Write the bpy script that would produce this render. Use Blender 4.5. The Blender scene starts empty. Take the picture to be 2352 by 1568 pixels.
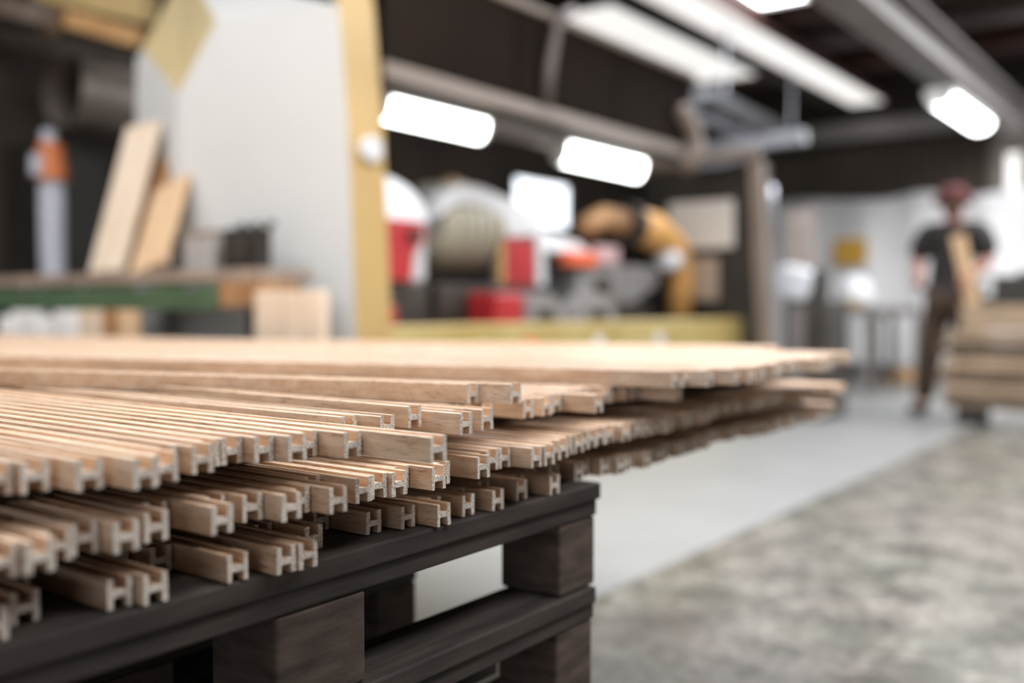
import bpy, bmesh, math, random
from mathutils import Vector, Matrix
random.seed(7)
scene = bpy.context.scene
col = scene.collection
R = math.radians

# ---------------------------------------------------------------- camera
# World axes follow the workshop: +Y runs down the hall, the slats lie along X, Z is up.
FPX, CXP, CYP, HOR = 2287.0, 1176.0, 784.0, 705.0
YAW = R(36.2)
PITCH = math.atan((CYP - HOR) / FPX)
CAM = Vector((0.758, 0.0, 0.83))
cam_d = bpy.data.cameras.new('camera')
cam = bpy.data.objects.new('camera', cam_d)
col.objects.link(cam)
cam_d.sensor_width = 36.0
cam_d.lens = FPX / 2352.0 * 36.0
cam_d.clip_start, cam_d.clip_end = 0.05, 100
cam.location = CAM
cam.rotation_euler = (math.pi / 2 - PITCH, 0, YAW)
cam_d.dof.use_dof = True
cam_d.dof.focus_distance = 1.10
cam_d.dof.aperture_fstop = 1.35
cam_d.dof.aperture_blades = 9
scene.camera = cam

# ---------------------------------------------------------------- world, exposure
world = bpy.data.worlds.new('world')
scene.world = world
world.use_nodes = True
bg = world.node_tree.nodes['Background']
bg.inputs[0].default_value = (0.80, 0.88, 1.0, 1)
bg.inputs[1].default_value = 0.6
vs = scene.view_settings
vs.view_transform = 'Standard'
vs.look = 'None'
vs.gamma = 1.0
vs.use_curve_mapping = False
vs.exposure = 0.75
scene.cycles.use_denoising = True
scene.cycles.max_bounces = 6
scene.cycles.diffuse_bounces = 3
scene.cycles.glossy_bounces = 3
scene.cycles.caustics_reflective = False
scene.cycles.caustics_refractive = False
scene.cycles.adaptive_threshold = 0.04

ROOF_E = 7.9       # glow of the seen and the added roof lights
TUBE_E = 7.0      # fluorescent tubes


def area(name, loc, size, rot, power, color):
    l = bpy.data.lights.new(name, 'AREA')
    l.shape = 'RECTANGLE'
    l.size, l.size_y = size
    l.energy = power
    l.color = color
    o = bpy.data.objects.new(name, l)
    o.location = loc
    o.rotation_euler = rot
    col.objects.link(o)
    return o


# added light from an unseen, made-up door opening behind the viewpoint
area('added_door_light', (0.6, -4.38, 1.75), (5.0, 2.5), (R(90), 0, 0), 25, (1.0, 0.97, 0.94))


def P(px, py, X=None, Y=None, Z=None):
    """point of the hall seen at a photo pixel, on the plane of given X, Y or Z"""
    u = (px - CXP) / FPX
    v = (CYP - py) / FPX
    f = math.cos(PITCH) + v * math.sin(PITCH)
    d = Vector((u * math.cos(YAW) - f * math.sin(YAW), u * math.sin(YAW) + f * math.cos(YAW),
                -math.sin(PITCH) + v * math.cos(PITCH)))
    t = (X - CAM.x) / d.x if X is not None else (Y - CAM.y) / d.y if Y is not None else (Z - CAM.z) / d.z
    return CAM + d * t


# ---------------------------------------------------------------- materials
def mat(name, c, rough=0.6, metal=0.0, var=0.0, scale=6.0, stretch=(1, 1, 1), bump=0.0, c2=None, spec=0.5,
        emit=None, rand=0.0, alpha=None, detail=4.0):
    m = bpy.data.materials.new(name)
    m.use_nodes = True
    nt = m.node_tree
    b = nt.nodes['Principled BSDF']
    b.inputs['Roughness'].default_value = rough
    b.inputs['Metallic'].default_value = metal
    b.inputs['Specular IOR Level'].default_value = spec
    b.inputs['Base Color'].default_value = (*c, 1)
    if emit:
        b.inputs['Emission Color'].default_value = (*emit[0], 1)
        b.inputs['Emission Strength'].default_value = emit[1]
    if var or c2 or bump or rand:
        tc = nt.nodes.new('ShaderNodeTexCoord')
        mp = nt.nodes.new('ShaderNodeMapping')
        mp.inputs['Scale'].default_value = stretch
        oi = nt.nodes.new('ShaderNodeObjectInfo')
        mul = nt.nodes.new('ShaderNodeMath'); mul.operation = 'MULTIPLY'; mul.inputs[1].default_value = 37.0
        nt.links.new(oi.outputs['Random'], mul.inputs[0])
        nt.links.new(tc.outputs['Object'], mp.inputs['Vector'])
        nt.links.new(mul.outputs[0], mp.inputs['Location'])
        nz = nt.nodes.new('ShaderNodeTexNoise')
        nz.inputs['Scale'].default_value = scale
        nz.inputs['Detail'].default_value = detail
        nt.links.new(mp.outputs[0], nz.inputs['Vector'])
        rp = nt.nodes.new('ShaderNodeValToRGB')
        rp.color_ramp.elements[0].position = 0.32
        rp.color_ramp.elements[1].position = 0.68
        a = c2 if c2 else tuple(max(0, x * (1 - var)) for x in c)
        e = c if c2 else tuple(min(1, x * (1 + var)) for x in c)
        rp.color_ramp.elements[0].color = (*a, 1)
        rp.color_ramp.elements[1].color = (*e, 1)
        nt.links.new(nz.outputs['Fac'], rp.inputs[0])
        out = rp.outputs[0]
        if rand:
            hv = nt.nodes.new('ShaderNodeHueSaturation')
            mr = nt.nodes.new('ShaderNodeMapRange')
            mr.inputs['To Min'].default_value = 1 - rand
            mr.inputs['To Max'].default_value = 1 + rand
            nt.links.new(oi.outputs['Random'], mr.inputs['Value'])
            nt.links.new(mr.outputs[0], hv.inputs['Value'])
            nt.links.new(out, hv.inputs['Color'])
            out = hv.outputs[0]
        nt.links.new(out, b.inputs['Base Color'])
        if bump:
            bp = nt.nodes.new('ShaderNodeBump')
            bp.inputs['Strength'].default_value = bump
            bp.inputs['Distance'].default_value = 0.01
            nt.links.new(nz.outputs['Fac'], bp.inputs['Height'])
            nt.links.new(bp.outputs[0], b.inputs['Normal'])
    return m


def oak_side():
    m = mat('oak_long_grain', (0.66, 0.44, 0.27), 0.40, spec=0.85)
    nt = m.node_tree; b = nt.nodes['Principled BSDF']
    b.inputs['Coat Weight'].default_value = 0.3; b.inputs['Coat Roughness'].default_value = 0.35
    tc = nt.nodes.new('ShaderNodeTexCoord'); oi = nt.nodes.new('ShaderNodeObjectInfo')
    vm = nt.nodes.new('ShaderNodeVectorMath'); vm.operation = 'SCALE'; vm.inputs['Scale'].default_value = 1.0
    cb = nt.nodes.new('ShaderNodeCombineXYZ')
    mu = nt.nodes.new('ShaderNodeMath'); mu.operation = 'MULTIPLY'; mu.inputs[1].default_value = 53.0
    nt.links.new(oi.outputs['Random'], mu.inputs[0])
    for k in range(3): nt.links.new(mu.outputs[0], cb.inputs[k])
    ad = nt.nodes.new('ShaderNodeVectorMath'); ad.operation = 'ADD'
    nt.links.new(tc.outputs['Object'], ad.inputs[0]); nt.links.new(cb.outputs[0], ad.inputs[1])

    def noise(sc, scale, det, dist=0.0):
        mp = nt.nodes.new('ShaderNodeMapping'); mp.inputs['Scale'].default_value = sc
        nt.links.new(ad.outputs[0], mp.inputs['Vector'])
        n = nt.nodes.new('ShaderNodeTexNoise'); n.inputs['Scale'].default_value = scale
        n.inputs['Detail'].default_value = det; n.inputs['Distortion'].default_value = dist
        nt.links.new(mp.outputs[0], n.inputs['Vector'])
        return n
    broad = noise((1.2, 14, 14), 6, 4, 0.4)      # bands along the length
    pores = noise((9, 130, 130), 4, 3, 0.5)      # short dark pores
    r1 = nt.nodes.new('ShaderNodeValToRGB')
    e = r1.color_ramp.elements
    e[0].position, e[0].color = 0.30, (0.54, 0.35, 0.215, 1)
    e[1].position, e[1].color = 0.70, (0.75, 0.585, 0.44, 1)
    nt.links.new(broad.outputs['Fac'], r1.inputs[0])
    r2 = nt.nodes.new('ShaderNodeValToRGB')
    e = r2.color_ramp.elements
    e[0].position, e[0].color = 0.33, (0.50, 0.42, 0.36, 1)
    e[1].position, e[1].color = 0.42, (1, 1, 1, 1)
    nt.links.new(pores.outputs['Fac'], r2.inputs[0])
    mx = nt.nodes.new('ShaderNodeMix'); mx.data_type = 'RGBA'; mx.blend_type = 'MULTIPLY'
    mx.inputs[0].default_value = 0.8
    nt.links.new(r1.outputs[0], mx.inputs[6]); nt.links.new(r2.outputs[0], mx.inputs[7])
    lines = noise((5, 42, 42), 3.2, 2, 0.8)      # meandering dark growth lines
    r3 = nt.nodes.new('ShaderNodeValToRGB')
    e = r3.color_ramp.elements
    e[0].position, e[0].color = 0.485, (1, 1, 1, 1)
    e[1].position, e[1].color = 0.515, (1, 1, 1, 1)
    q = r3.color_ramp.elements.new(0.50); q.color = (0.62, 0.50, 0.40, 1)
    nt.links.new(lines.outputs['Fac'], r3.inputs[0])
    mx2 = nt.nodes.new('ShaderNodeMix'); mx2.data_type = 'RGBA'; mx2.blend_type = 'MULTIPLY'
    mx2.inputs[0].default_value = 0.85
    nt.links.new(mx.outputs[2], mx2.inputs[6]); nt.links.new(r3.outputs[0], mx2.inputs[7])
    mx = mx2
    hv = nt.nodes.new('ShaderNodeHueSaturation')
    mr = nt.nodes.new('ShaderNodeMapRange')
    mr.inputs['To Min'].default_value = 0.86; mr.inputs['To Max'].default_value = 1.1
    nt.links.new(oi.outputs['Random'], mr.inputs['Value']); nt.links.new(mr.outputs[0], hv.inputs['Value'])
    nt.links.new(mx.outputs[2], hv.inputs['Color'])
    nt.links.new(hv.outputs[0], b.inputs['Base Color'])
    bp = nt.nodes.new('ShaderNodeBump'); bp.inputs['Strength'].default_value = 0.25
    bp.inputs['Distance'].default_value = 0.002
    nt.links.new(r2.outputs[0], bp.inputs['Height']); nt.links.new(bp.outputs[0], b.inputs['Normal'])
    return m


def oak_end():
    m = mat('oak_end_grain', (0.52, 0.42, 0.33), 0.8, spec=0.25)
    nt = m.node_tree; b = nt.nodes['Principled BSDF']
    tc = nt.nodes.new('ShaderNodeTexCoord'); oi = nt.nodes.new('ShaderNodeObjectInfo')
    cb = nt.nodes.new('ShaderNodeCombineXYZ')
    mu = nt.nodes.new('ShaderNodeMath'); mu.operation = 'MULTIPLY'; mu.inputs[1].default_value = 91.0
    nt.links.new(oi.outputs['Random'], mu.inputs[0])
    for k in range(3): nt.links.new(mu.outputs[0], cb.inputs[k])
    ad = nt.nodes.new('ShaderNodeVectorMath'); ad.operation = 'ADD'
    nt.links.new(tc.outputs['Object'], ad.inputs[0]); nt.links.new(cb.outputs[0], ad.inputs[1])
    n = nt.nodes.new('ShaderNodeTexVoronoi'); n.inputs['Scale'].default_value = 900
    nt.links.new(ad.outputs[0], n.inputs['Vector'])
    n2 = nt.nodes.new('ShaderNodeTexNoise'); n2.inputs['Scale'].default_value = 700; n2.inputs['Detail'].default_value = 3
    nt.links.new(ad.outputs[0], n2.inputs['Vector'])
    r = nt.nodes.new('ShaderNodeValToRGB')
    e = r.color_ramp.elements
    e[0].position, e[0].color = 0.36, (0.33, 0.255, 0.20, 1)
    e[1].position, e[1].color = 0.56, (0.90, 0.82, 0.74, 1)
    nt.links.new(n2.outputs['Fac'], r.inputs[0])
    nt.links.new(r.outputs[0], b.inputs['Base Color'])
    bp = nt.nodes.new('ShaderNodeBump'); bp.inputs['Strength'].default_value = 0.7
    bp.inputs['Distance'].default_value = 0.002
    nt.links.new(n2.outputs['Fac'], bp.inputs['Height']); nt.links.new(bp.outputs[0], b.inputs['Normal'])
    return m


M = {}
M['oak'] = oak_side()
M['oak_end'] = oak_end()
M['pallet'] = mat('dark_pallet_wood', (0.058, 0.043, 0.037), 0.72, c2=(0.016, 0.011, 0.0085), scale=5, stretch=(8, 1, 8), bump=0.25, rand=0.2)
M['block'] = mat('pallet_block_wood', (0.115, 0.080, 0.064), 0.8, c2=(0.040, 0.026, 0.019), scale=14, stretch=(1, 1, 4), bump=0.3, rand=0.2)
M['nail'] = mat('nail_steel', (0.2, 0.19, 0.18), 0.4, 0.9, var=0.1)
M['paint_floor'] = mat('white_floor_paint', (0.225, 0.228, 0.226), 0.42, var=0.05, scale=2.5)
M['ceil'] = mat('dark_roof_deck', (0.045, 0.032, 0.027), 0.8, var=0.25, scale=2)
M['purlin'] = mat('purlin_brown', (0.11, 0.085, 0.078), 0.6, var=0.15, scale=3)
M['purlin_red'] = mat('purlin_red_oxide', (0.06, 0.022, 0.017), 0.7, var=0.15, scale=3)
M['steel_grey'] = mat('painted_grey_steel', (0.21, 0.19, 0.185), 0.5, var=0.1, scale=3)
M['steel_dark'] = mat('dark_steel', (0.055, 0.048, 0.042), 0.5, 0.3, var=0.2, scale=4)
M['galv'] = mat('galvanised_steel', (0.42, 0.43, 0.47), 0.38, 0.7, var=0.15, scale=9)
M['clad'] = mat('brown_cladding', (0.075, 0.056, 0.042), 0.55, var=0.2, scale=1.5)
M['clad_pale'] = mat('pale_cladding', (0.30, 0.27, 0.24), 0.5, var=0.15, scale=1.5)
M['wall'] = mat('dark_wall', (0.045, 0.032, 0.024), 0.85, var=0.25, scale=1.3)
M['wall_plain'] = mat('plain_wall', (0.25, 0.235, 0.215), 0.85, var=0.08, scale=1.3)  # one even mid-grey for the plain walls
M['sheet'] = mat('white_plastic_sheet', (0.82, 0.82, 0.83), 0.45, var=0.04, scale=3)
M['panel'] = mat('machine_grey_paint', (0.58, 0.575, 0.56), 0.45, var=0.02, scale=2)
M['yellow'] = mat('machine_ochre_paint', (0.44, 0.30, 0.12), 0.42, var=0.06, scale=3)
M['yellow_pale'] = mat('machine_pale_ochre_paint', (0.50, 0.39, 0.20), 0.42, var=0.05, scale=3)
M['olive'] = mat('machine_olive_paint', (0.47, 0.37, 0.16), 0.45, c2=(0.36, 0.26, 0.08), scale=3)
M['hood'] = mat('hood_brown_glass', (0.012, 0.007, 0.0045), 0.8, var=0.2, scale=1.2, spec=0.08)
M['rail'] = mat('hood_rail_paint', (0.20, 0.155, 0.125), 0.45, var=0.1, scale=3)
M['black'] = mat('black_paint', (0.020, 0.016, 0.012), 0.55, var=0.2, scale=4)
M['dark'] = mat('dark_grease_metal', (0.06, 0.05, 0.042), 0.5, 0.2, c2=(0.03, 0.023, 0.018), scale=9)
M['red'] = mat('red_cover', (0.40, 0.022, 0.026), 0.4, var=0.15, scale=5)
M['redorange'] = mat('orange_red_cover', (0.75, 0.13, 0.05), 0.4, var=0.1, scale=5)
M['greypaint'] = mat('light_grey_paint', (0.60, 0.60, 0.62), 0.4, var=0.05, scale=5)
M['motor'] = mat('olive_grey_casting', (0.42, 0.39, 0.31), 0.5, c2=(0.30, 0.27, 0.21), scale=6)
M['castgrey'] = mat('grey_casting', (0.33, 0.32, 0.32), 0.45, 0.2, c2=(0.2, 0.19, 0.19), scale=8)
M['orange_pipe'] = mat('orange_hose', (0.75, 0.40, 0.13), 0.45, var=0.12, scale=8)
M['screen'] = mat('pale_panel', (0.60, 0.57, 0.53), 0.3, var=0.03, scale=3)
M['tan_panel'] = mat('tan_panel', (0.36, 0.28, 0.21), 0.6, var=0.1, scale=3)
M['white_plastic'] = mat('white_plastic', (0.78, 0.80, 0.85), 0.35, var=0.03, scale=4)
M['roof_light'] = mat('roof_light_panel', (0.8, 0.8, 0.8), 0.5, emit=((0.97, 0.98, 1.0), ROOF_E))
M['soft_roof_glow'] = mat('pale_roof_glow', (0.8, 0.8, 0.8), 0.5, emit=((1.0, 0.96, 0.93), 0.55))  # dimmer glow, also put on the pale roof beam
M['tube'] = mat('tube_glow', (0.9, 0.9, 0.9), 0.4, emit=((0.97, 1.0, 0.98), TUBE_E))
M['window_glow'] = mat('window_daylight', (0.8, 0.85, 0.9), 0.2, emit=((0.88, 0.93, 1.0), 1.6))
M['lampbody'] = mat('lamp_housing', (0.55, 0.54, 0.52), 0.4, var=0.03, scale=5)
M['pale_board'] = mat('pale_pine', (0.72, 0.60, 0.47), 0.6, c2=(0.60, 0.47, 0.34), scale=4, stretch=(6, 6, 1), rand=0.05)
M['tan_board'] = mat('tan_pine', (0.66, 0.46, 0.28), 0.6, c2=(0.55, 0.36, 0.20), scale=4, stretch=(6, 6, 1), rand=0.06)
M['brown_board'] = mat('brown_pine', (0.40, 0.22, 0.10), 0.6, c2=(0.28, 0.14, 0.06), scale=4, stretch=(6, 6, 1), rand=0.06)
M['rafter'] = mat('orange_timber', (0.50, 0.29, 0.12), 0.6, c2=(0.36, 0.19, 0.07), scale=4, stretch=(1, 8, 8), rand=0.1)
M['rafter_yellow'] = mat('yellow_timber', (0.47, 0.35, 0.16), 0.6, c2=(0.38, 0.27, 0.11), scale=4, stretch=(1, 8, 8))
M['lumber'] = mat('stacked_lumber', (0.38, 0.28, 0.19), 0.7, c2=(0.20, 0.14, 0.09), scale=5, stretch=(1, 9, 9), bump=0.15, rand=0.45)
M['lumber_dark'] = mat('stacked_dark_lumber', (0.20, 0.14, 0.095), 0.7, c2=(0.11, 0.075, 0.05), scale=5, stretch=(1, 9, 9), bump=0.15, rand=0.2)
M['batten'] = mat('spacer_wood_shade', (0.05, 0.034, 0.024), 0.8, var=0.2, scale=6)  # darkened so the gaps between layers stay shaded
M['green'] = mat('green_rail_paint', (0.065, 0.115, 0.062), 0.45, var=0.12, scale=6)
M['bench_top'] = mat('worn_bench_top', (0.34, 0.26, 0.20), 0.55, c2=(0.22, 0.17, 0.14), scale=7)
M['duct'] = mat('grey_duct', (0.30, 0.255, 0.225), 0.4, 0.4, var=0.15, scale=5)
M['hose'] = mat('grey_blue_pipe', (0.45, 0.45, 0.50), 0.4, var=0.1, scale=6)
M['orange'] = mat('orange_collar', (0.55, 0.15, 0.03), 0.45, var=0.1, scale=6)
M['white_board'] = mat('white_board', (0.80, 0.80, 0.79), 0.5, var=0.04, scale=6, rand=0.08)
M['grey_box'] = mat('grey_box', (0.36, 0.34, 0.32), 0.6, var=0.1, scale=6)
M['poster'] = mat('yellow_poster', (0.70, 0.42, 0.06), 0.6, c2=(0.62, 0.35, 0.04), scale=8)
M['ochre'] = mat('ochre_card', (0.45, 0.30, 0.08), 0.6, var=0.1, scale=6)
M['sack'] = mat('white_sack', (0.76, 0.77, 0.80), 0.6, var=0.05, scale=6)
M['beige'] = mat('beige_card', (0.42, 0.36, 0.33), 0.7, var=0.1, scale=5)
M['skin'] = mat('skin', (0.36, 0.16, 0.11), 0.55, var=0.05, scale=10)
M['shirt'] = mat('dark_shirt', (0.013, 0.010, 0.010), 0.85, var=0.2, scale=12)
M['trousers'] = mat('brown_trousers', (0.045, 0.026, 0.014), 0.85, var=0.2, scale=10)
M['shoe'] = mat('dark_shoe', (0.018, 0.014, 0.012), 0.6, var=0.1, scale=8)
M['cap'] = mat('dark_red_cap', (0.10, 0.022, 0.022), 0.8, var=0.1, scale=10)
M['hair'] = mat('brown_hair', (0.06, 0.03, 0.018), 0.8, var=0.2, scale=40)
M['concrete'] = None


def concrete():
    m = bpy.data.materials.new('stained_concrete')
    m.use_nodes = True
    nt = m.node_tree; b = nt.nodes['Principled BSDF']
    tc = nt.nodes.new('ShaderNodeTexCoord')

    def noise(s, d, sc=(1, 1, 1), dist=0):
        mp = nt.nodes.new('ShaderNodeMapping'); mp.inputs['Scale'].default_value = sc
        nt.links.new(tc.outputs['Object'], mp.inputs['Vector'])
        n = nt.nodes.new('ShaderNodeTexNoise'); n.inputs['Scale'].default_value = s
        n.inputs['Detail'].default_value = d; n.inputs['Distortion'].default_value = dist
        nt.links.new(mp.outputs[0], n.inputs['Vector'])
        return n.outputs['Fac']

    def ramp(f, p0, c0, p1, c1):
        r = nt.nodes.new('ShaderNodeValToRGB'); e = r.color_ramp.elements
        e[0].position, e[0].color = p0, (*c0, 1)
        e[1].position, e[1].color = p1, (*c1, 1)
        nt.links.new(f, r.inputs[0]); return r.outputs[0]

    def mix(kind, fac, a, c):
        x = nt.nodes.new('ShaderNodeMix'); x.data_type = 'RGBA'; x.blend_type = kind
        x.inputs[0].default_value = fac
        nt.links.new(a, x.inputs[6]); nt.links.new(c, x.inputs[7]); return x.outputs[2]
    base = ramp(noise(5.5, 8, dist=0.5), 0.36, (0.105, 0.096, 0.086), 0.66, (0.29, 0.266, 0.245))
    speck = ramp(noise(26, 6), 0.42, (0.42, 0.43, 0.38), 0.60, (1, 1, 1))
    green = ramp(noise(1.7, 3), 0.40, (0.92, 0.95, 0.90), 0.60, (1, 0.98, 0.97))
    c = mix('MULTIPLY', 0.75, base, speck)
    c = mix('MULTIPLY', 1.0, c, green)
    nt.links.new(c, b.inputs['Base Color'])
    rr = nt.nodes.new('ShaderNodeMapRange')
    rr.inputs['To Min'].default_value = 0.18; rr.inputs['To Max'].default_value = 0.42
    nt.links.new(noise(5, 4), rr.inputs['Value'])
    nt.links.new(rr.outputs[0], b.inputs['Roughness'])
    bp = nt.nodes.new('ShaderNodeBump'); bp.inputs['Strength'].default_value = 0.08
    nt.links.new(noise(40, 5), bp.inputs['Height']); nt.links.new(bp.outputs[0], b.inputs['Normal'])
    return m


M['concrete'] = concrete()


# ---------------------------------------------------------------- mesh helpers
class MB:
    def __init__(s):
        s.v, s.f, s.mi = [], [], []

    def add(s, verts, faces, mi=0):
        o = len(s.v)
        s.v += [tuple(p) for p in verts]
        s.f += [tuple(o + i for i in f) for f in faces]
        s.mi += [mi] * len(faces)
        return s

    def box(s, a, b, mi=0):
        x0, x1 = sorted((a[0], b[0])); y0, y1 = sorted((a[1], b[1])); z0, z1 = sorted((a[2], b[2]))
        v = [(x0, y0, z0), (x1, y0, z0), (x1, y1, z0), (x0, y1, z0), (x0, y0, z1), (x1, y0, z1), (x1, y1, z1), (x0, y1, z1)]
        return s.add(v, [(3, 2, 1, 0), (4, 5, 6, 7), (0, 1, 5, 4), (1, 2, 6, 5), (2, 3, 7, 6), (3, 0, 4, 7)], mi)

    def bar(s, p, q, w, h, up=(0, 0, 1), mi=0):
        p, q = Vector(p), Vector(q); d = (q - p).normalized(); up = Vector(up)
        r = d.cross(up)
        if r.length < 1e-4: r = d.cross(Vector((1, 0, 0)))
        r.normalize(); u = r.cross(d).normalized()
        v = []
        for c in (p, q):
            for a, b in ((-1, -1), (1, -1), (1, 1), (-1, 1)):
                v.append(c + r * (a * w / 2) + u * (b * h / 2))
        return s.add(v, [(3, 2, 1, 0), (4, 5, 6, 7), (0, 1, 5, 4), (1, 2, 6, 5), (2, 3, 7, 6), (3, 0, 4, 7)], mi)

    def prism(s, poly, vec, mi=0):
        n = len(poly); vec = Vector(vec)
        v = [Vector(p) for p in poly] + [Vector(p) + vec for p in poly]
        f = [tuple(range(n - 1, -1, -1)), tuple(range(n, 2 * n))]
        f += [(i, (i + 1) % n, n + (i + 1) % n, n + i) for i in range(n)]
        return s.add(v, f, mi)

    def tube(s, pts, rad, n=16, mi=0, caps=True):
        pts = [Vector(p) for p in pts]
        rads = rad if isinstance(rad, (list, tuple)) else [rad] * len(pts)
        base = len(s.v); prev = None
        for i, p in enumerate(pts):
            d = (pts[min(i + 1, len(pts) - 1)] - pts[max(i - 1, 0)]).normalized()
            ref = prev if prev is not None else (Vector((0, 0, 1)) if abs(d.z) < 0.9 else Vector((1, 0, 0)))
            r = (ref - d * ref.dot(d)).normalized(); u = d.cross(r); prev = r
            for k in range(n):
                a = 2 * math.pi * k / n
                s.v.append(tuple(p + (r * math.cos(a) + u * math.sin(a)) * rads[i]))
        for i in range(len(pts) - 1):
            for k in range(n):
                a = base + i * n + k; b = base + i * n + (k + 1) % n
                s.f.append((a, b, b + n, a + n)); s.mi.append(mi)
        if caps:
            s.f.append(tuple(base + k for k in range(n - 1, -1, -1))); s.mi.append(mi)
            e = base + (len(pts) - 1) * n
            s.f.append(tuple(e + k for k in range(n))); s.mi.append(mi)
        return s

    def mesh(s, name, mats, smooth=False):
        me = bpy.data.meshes.new(name)
        me.from_pydata(s.v, [], s.f)
        for m in mats if isinstance(mats, (list, tuple)) else [mats]:
            me.materials.append(m)
        for p, i in zip(me.polygons, s.mi): p.material_index = i
        bm = bmesh.new(); bm.from_mesh(me); bmesh.ops.recalc_face_normals(bm, faces=bm.faces)
        bm.to_mesh(me); bm.free()
        if smooth:
            me.shade_smooth()
        me.update()
        return me

    def build(s, name, mats, parent=None, smooth=False, bevel=0.0, seg=2, angle=40):
        o = bpy.data.objects.new(name, s.mesh(name, mats, smooth))
        col.objects.link(o)
        if parent is not None:
            o.parent = parent
            o.matrix_parent_inverse = parent.matrix_basis.inverted()
        if bevel:
            m = o.modifiers.new('bevel', 'BEVEL'); m.width = bevel; m.segments = seg
            m.limit_method = 'ANGLE'; m.angle_limit = R(angle)
        return o


def tag(o, label=None, cat=None, group=None, kind=None):
    if label: o['label'] = label
    if cat: o['category'] = cat
    if group: o['group'] = group
    if kind: o['kind'] = kind
    return o


def thing(name, loc, label, cat, group=None):
    o = bpy.data.objects.new(name, None)
    o.empty_display_size = 0.1
    o.location = loc
    col.objects.link(o)
    return tag(o, label, cat, group)


def struct(o, label):
    return tag(o, label, kind='structure')


def pbox(px0, py0, px1, py1, Y, depth):
    """corners of a box whose front face (plane Y) covers a photo rectangle"""
    a = P(px0, (py0 + py1) / 2, Y=Y); b = P(px1, (py0 + py1) / 2, Y=Y)
    xm = (px0 + px1) / 2
    z1 = P(xm, py0, Y=Y).z; z0 = P(xm, py1, Y=Y).z
    return (a.x, Y, z0), (b.x, Y + depth, z1)


# ================================================================ the hall
XL, XR, YB, YF, ZC = -6.2, 4.5, -4.5, 12.6, 3.55
f = MB().box((XL, YB, -0.1), (XR, YF, 0)).build('floor', M['concrete'])
struct(f, 'stained grey concrete floor with darker mottled patches')
f = MB().box((XL + 0.02, 0.6, 0.0), (-0.71, 9.6, 0.003)).build('floor_lane', M['paint_floor'])
struct(f, 'clean pale painted floor lane under the stack and beside the machine')
c = MB().box((XL, YB, ZC), (XR, YF, ZC + 0.1)).build('ceiling', M['ceil'])
struct(c, 'dark brown roof deck')
w = MB().box((XL - 0.1, YB, 0), (XL, YF, ZC)).build('wall_left', M['wall'])
struct(w, 'dark brown wall behind the machine')
w = MB().box((XR, YB, 0), (XR + 0.1, YF, ZC)).build('wall_right', M['wall_plain'])
struct(w, 'plain wall along the open side of the hall')
w = MB().box((XL, YB - 0.1, 0), (-2.0, YB, ZC)).box((3.2, YB - 0.1, 0), (XR, YB, ZC)).box((-2.0, YB - 0.1, 3.1), (3.2, YB, ZC))
w = w.build('wall_behind', M['wall_plain'])
struct(w, 'plain unseen wall behind the viewpoint with a door opening added for light')
wb = MB().box((XL, YF, 0), (XR, YF + 0.1, ZC)).build('wall_back', M['clad'])
struct(wb, 'far end wall clad in dark brown corrugated sheet')
# corrugated cladding sheets hung on the far wall
x = -4.9
k = 0
while x < 0.6:
    wdt = 1.1
    pale = abs(x + 1.6) < 0.1 or abs(x + 0.5) < 0.1
    pts = []
    n = 8
    for i in range(n):
        xa = x + wdt * i / n
        q = wdt / n
        pts += [(xa, 0.0), (xa + q * 0.35, 0.0), (xa + q * 0.5, -0.045), (xa + q * 0.85, -0.045)]
    pts.append((x + wdt, 0.0))
    mb = MB()
    v = [(a, YF - 0.06 + b, 2.0) for a, b in pts] + [(a, YF - 0.06 + b, 3.0) for a, b in pts]
    m_ = len(pts)
    mb.add(v, [(i, i + 1, m_ + i + 1, m_ + i) for i in range(m_ - 1)])
    o = mb.build('cladding_sheet', M['clad_pale'] if pale else M['clad'], wb)
    x += wdt; k += 1

# cross purlins under the roof and the long girders
for i, y in enumerate((5.2, 6.3, 7.4, 8.5, 9.6, 10.7)):
    o = MB().box((XL + 0.02, y, ZC - 0.17), (XR - 0.02, y + 0.30, ZC)).build('ceiling_purlin', M['purlin_red'] if i % 2 else M['purlin'])
    tag(o, ('dark red-brown' if i % 2 else 'greyish-brown') + ' roof purlin crossing the hall, %s from the far wall' % ['sixth', 'fifth', 'fourth', 'third', 'second', 'first'][i], kind='structure')
o = MB().box((-5.6, 12.1, 2.84), (2.5, 12.25, 3.05)).build('wall_beam', M['steel_grey'])
struct(o, 'grey horizontal steel beam along the top of the far wall')


def girder(x0, x1, z0, z1, y0, y1, m, label):
    t = 0.025
    xm = (x0 + x1) / 2
    mb = MB().box((x0, y0, z0), (x1, y1, z0 + t)).box((x0, y0, z1 - t), (x1, y1, z1)).box((xm - 0.012, y0, z0 + t), (xm + 0.012, y1, z1 - t))
    return struct(mb.build('ceiling_beam', m), label)


girder(-1.40, -1.12, 2.70, 3.0, 1.5, 12.05, M['steel_grey'], 'grey steel girder running down the hall above the far tube lamp')
girder(-3.28, -3.06, 3.20, 3.40, 1.5, 12.05, M['steel_dark'], 'dark steel girder between the wide roof light and the glowing beam')


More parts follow.
